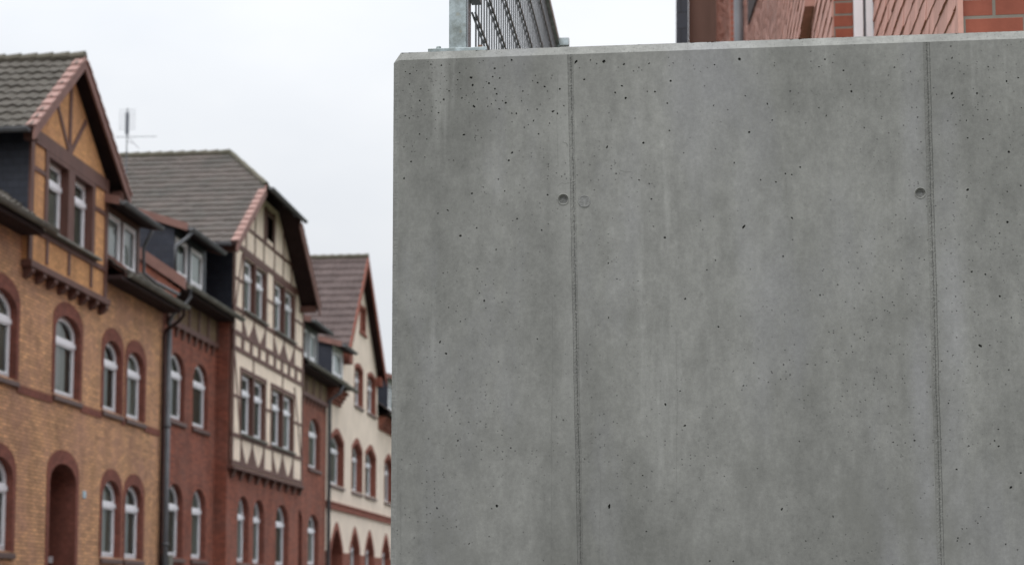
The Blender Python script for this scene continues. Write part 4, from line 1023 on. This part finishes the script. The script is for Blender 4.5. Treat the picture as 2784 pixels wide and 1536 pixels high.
# ------------------------------------------------------------ tile-hung house above the wall on the right
hr = thing('tile_hung_house', (1.2, 9, 3.2), 'brick house hung with pink clay shingles, standing behind the concrete wall at upper right', 'house')
def shingles(name, x, ya, yb, za, zb, rw=.16, rh=.125, parent=None):
    """hung tiles on a wall facing the street (-x): courses overlap like a saw"""
    g = G(); nr = int(math.ceil((zb - za) / rh)); n = int(math.ceil((yb - ya) / rw)); rr = random.Random(5)
    for r in range(nr):
        z0, z1 = za + r * rh, min(za + (r + 1) * rh + .01, zb); off = (r % 2) * rw / 2
        for i in range(-1, n + 1):
            a, b = ya + i * rw + off + .0015, ya + (i + 1) * rw + off - .0015
            a, b = max(a, ya), min(b, yb)
            if b - a < .01: continue
            d = .015 + rr.uniform(-.003, .004); dz = rr.uniform(-.004, .004)
            c = (a + b) / 2
            lo = [(x - d, a, z0 + .004 + dz), (x - d, c, z0 + dz), (x - d, b, z0 + .004 + dz)]
            g.quad(lo[0], lo[1], lo[2], (x - .006, b, z1 + .03), (x - .006, a, z1 + .03))
            for p, q in ((lo[0], lo[1]), (lo[1], lo[2])): g.quad(p, q, (x, q[1], q[2]), (x, p[1], p[2]), mi=1)
            g.quad(lo[0], (x - .006, a, z1 + .03), (x, a, z1 + .03), (x, a, z0), mi=1); g.quad(lo[2], (x - .006, b, z1 + .03), (x, b, z1 + .03), (x, b, z0), mi=1)
    return g.build(name, [SHING, SHING], parent or hr)
g = G()
g.box(1.175, 6, 7.0, 10.12, 0, 7)                     # nearest brick block
g.box(1.04, 6, 10.12, 24, 0, 9)
g.box(.93, 1.05, 10.13, 24, 0, 9)
g.box(.70, 6, 24, 38, 0, 15)
g.build('wall', NEARBR, hr)
shingles('shingle_cladding', 1.175, 7.03, 10.06, 3.0, 6.9)
g = G(); g.box(1.158, 1.18, 6.985, 7.03, 0, 7); g.build('corner_tile', SHING, hr)
g = G(); g.box(1.045, 1.10, 10.06, 10.115, 0, 7); fr_ = g.build('window_frame', WHITE, hr, bevel=.004)
g = G(); g.box(1.118, 1.165, 10.075, 10.115, 0, 7); g.build('inner_frame', WHITE, fr_, bevel=.004)
g = G(); g.box(1.10, 1.118, 10.09, 10.11, 0, 7); g.build('pane', ZINC, fr_)
shingles('shingle_cladding', .93, 10.14, 11.78, 3.2, 7.3)
g = G(); g.box(.866, .93, 11.45, 23.3, 5.75, 13); g.build('overhang', SHING, hr)
shingles('shingle_cladding', .866, 11.46, 23.28, 5.75, 12.9)
g = G(); g.bar((.832, 16.8, 8.25), (.832, 21.1, 9.25), .42, .03, (-1, 0, 0)); g.build('eave_gap_shade_strip', SOFFIT, hr)  # dark strip painted as the shade of a gap under the eave
shingles('shingle_cladding', .70, 24.2, 38, 8, 14.9)
g = G(); g.tube([(.775, 22.8, 3.2), (.775, 22.8, 12.5)], .068, 14); g.build('downpipe', ZINC, hr, smooth=True)
g = G(); g.prism([(.015, 15.6, 3.2), (.265, 15.6, 3.2), (.345, 15.6, 9.0), (.07, 15.6, 9.0)], (0, .2, 0)); g.build('timber_board', plain('weathered_brown_board', (.14, .082, .065), .8, .2, .25, 3, .3, (1, 1, .15)), hr)
g = G(); g.prism([(-.105, 15.5, 3.2), (.01, 15.5, 3.2), (.068, 15.5, 9.0), (-.05, 15.5, 9.0)], (0, .3, 0)); g.build('slate_edge', SLATE, hr)

S.cycles.max_bounces = 8
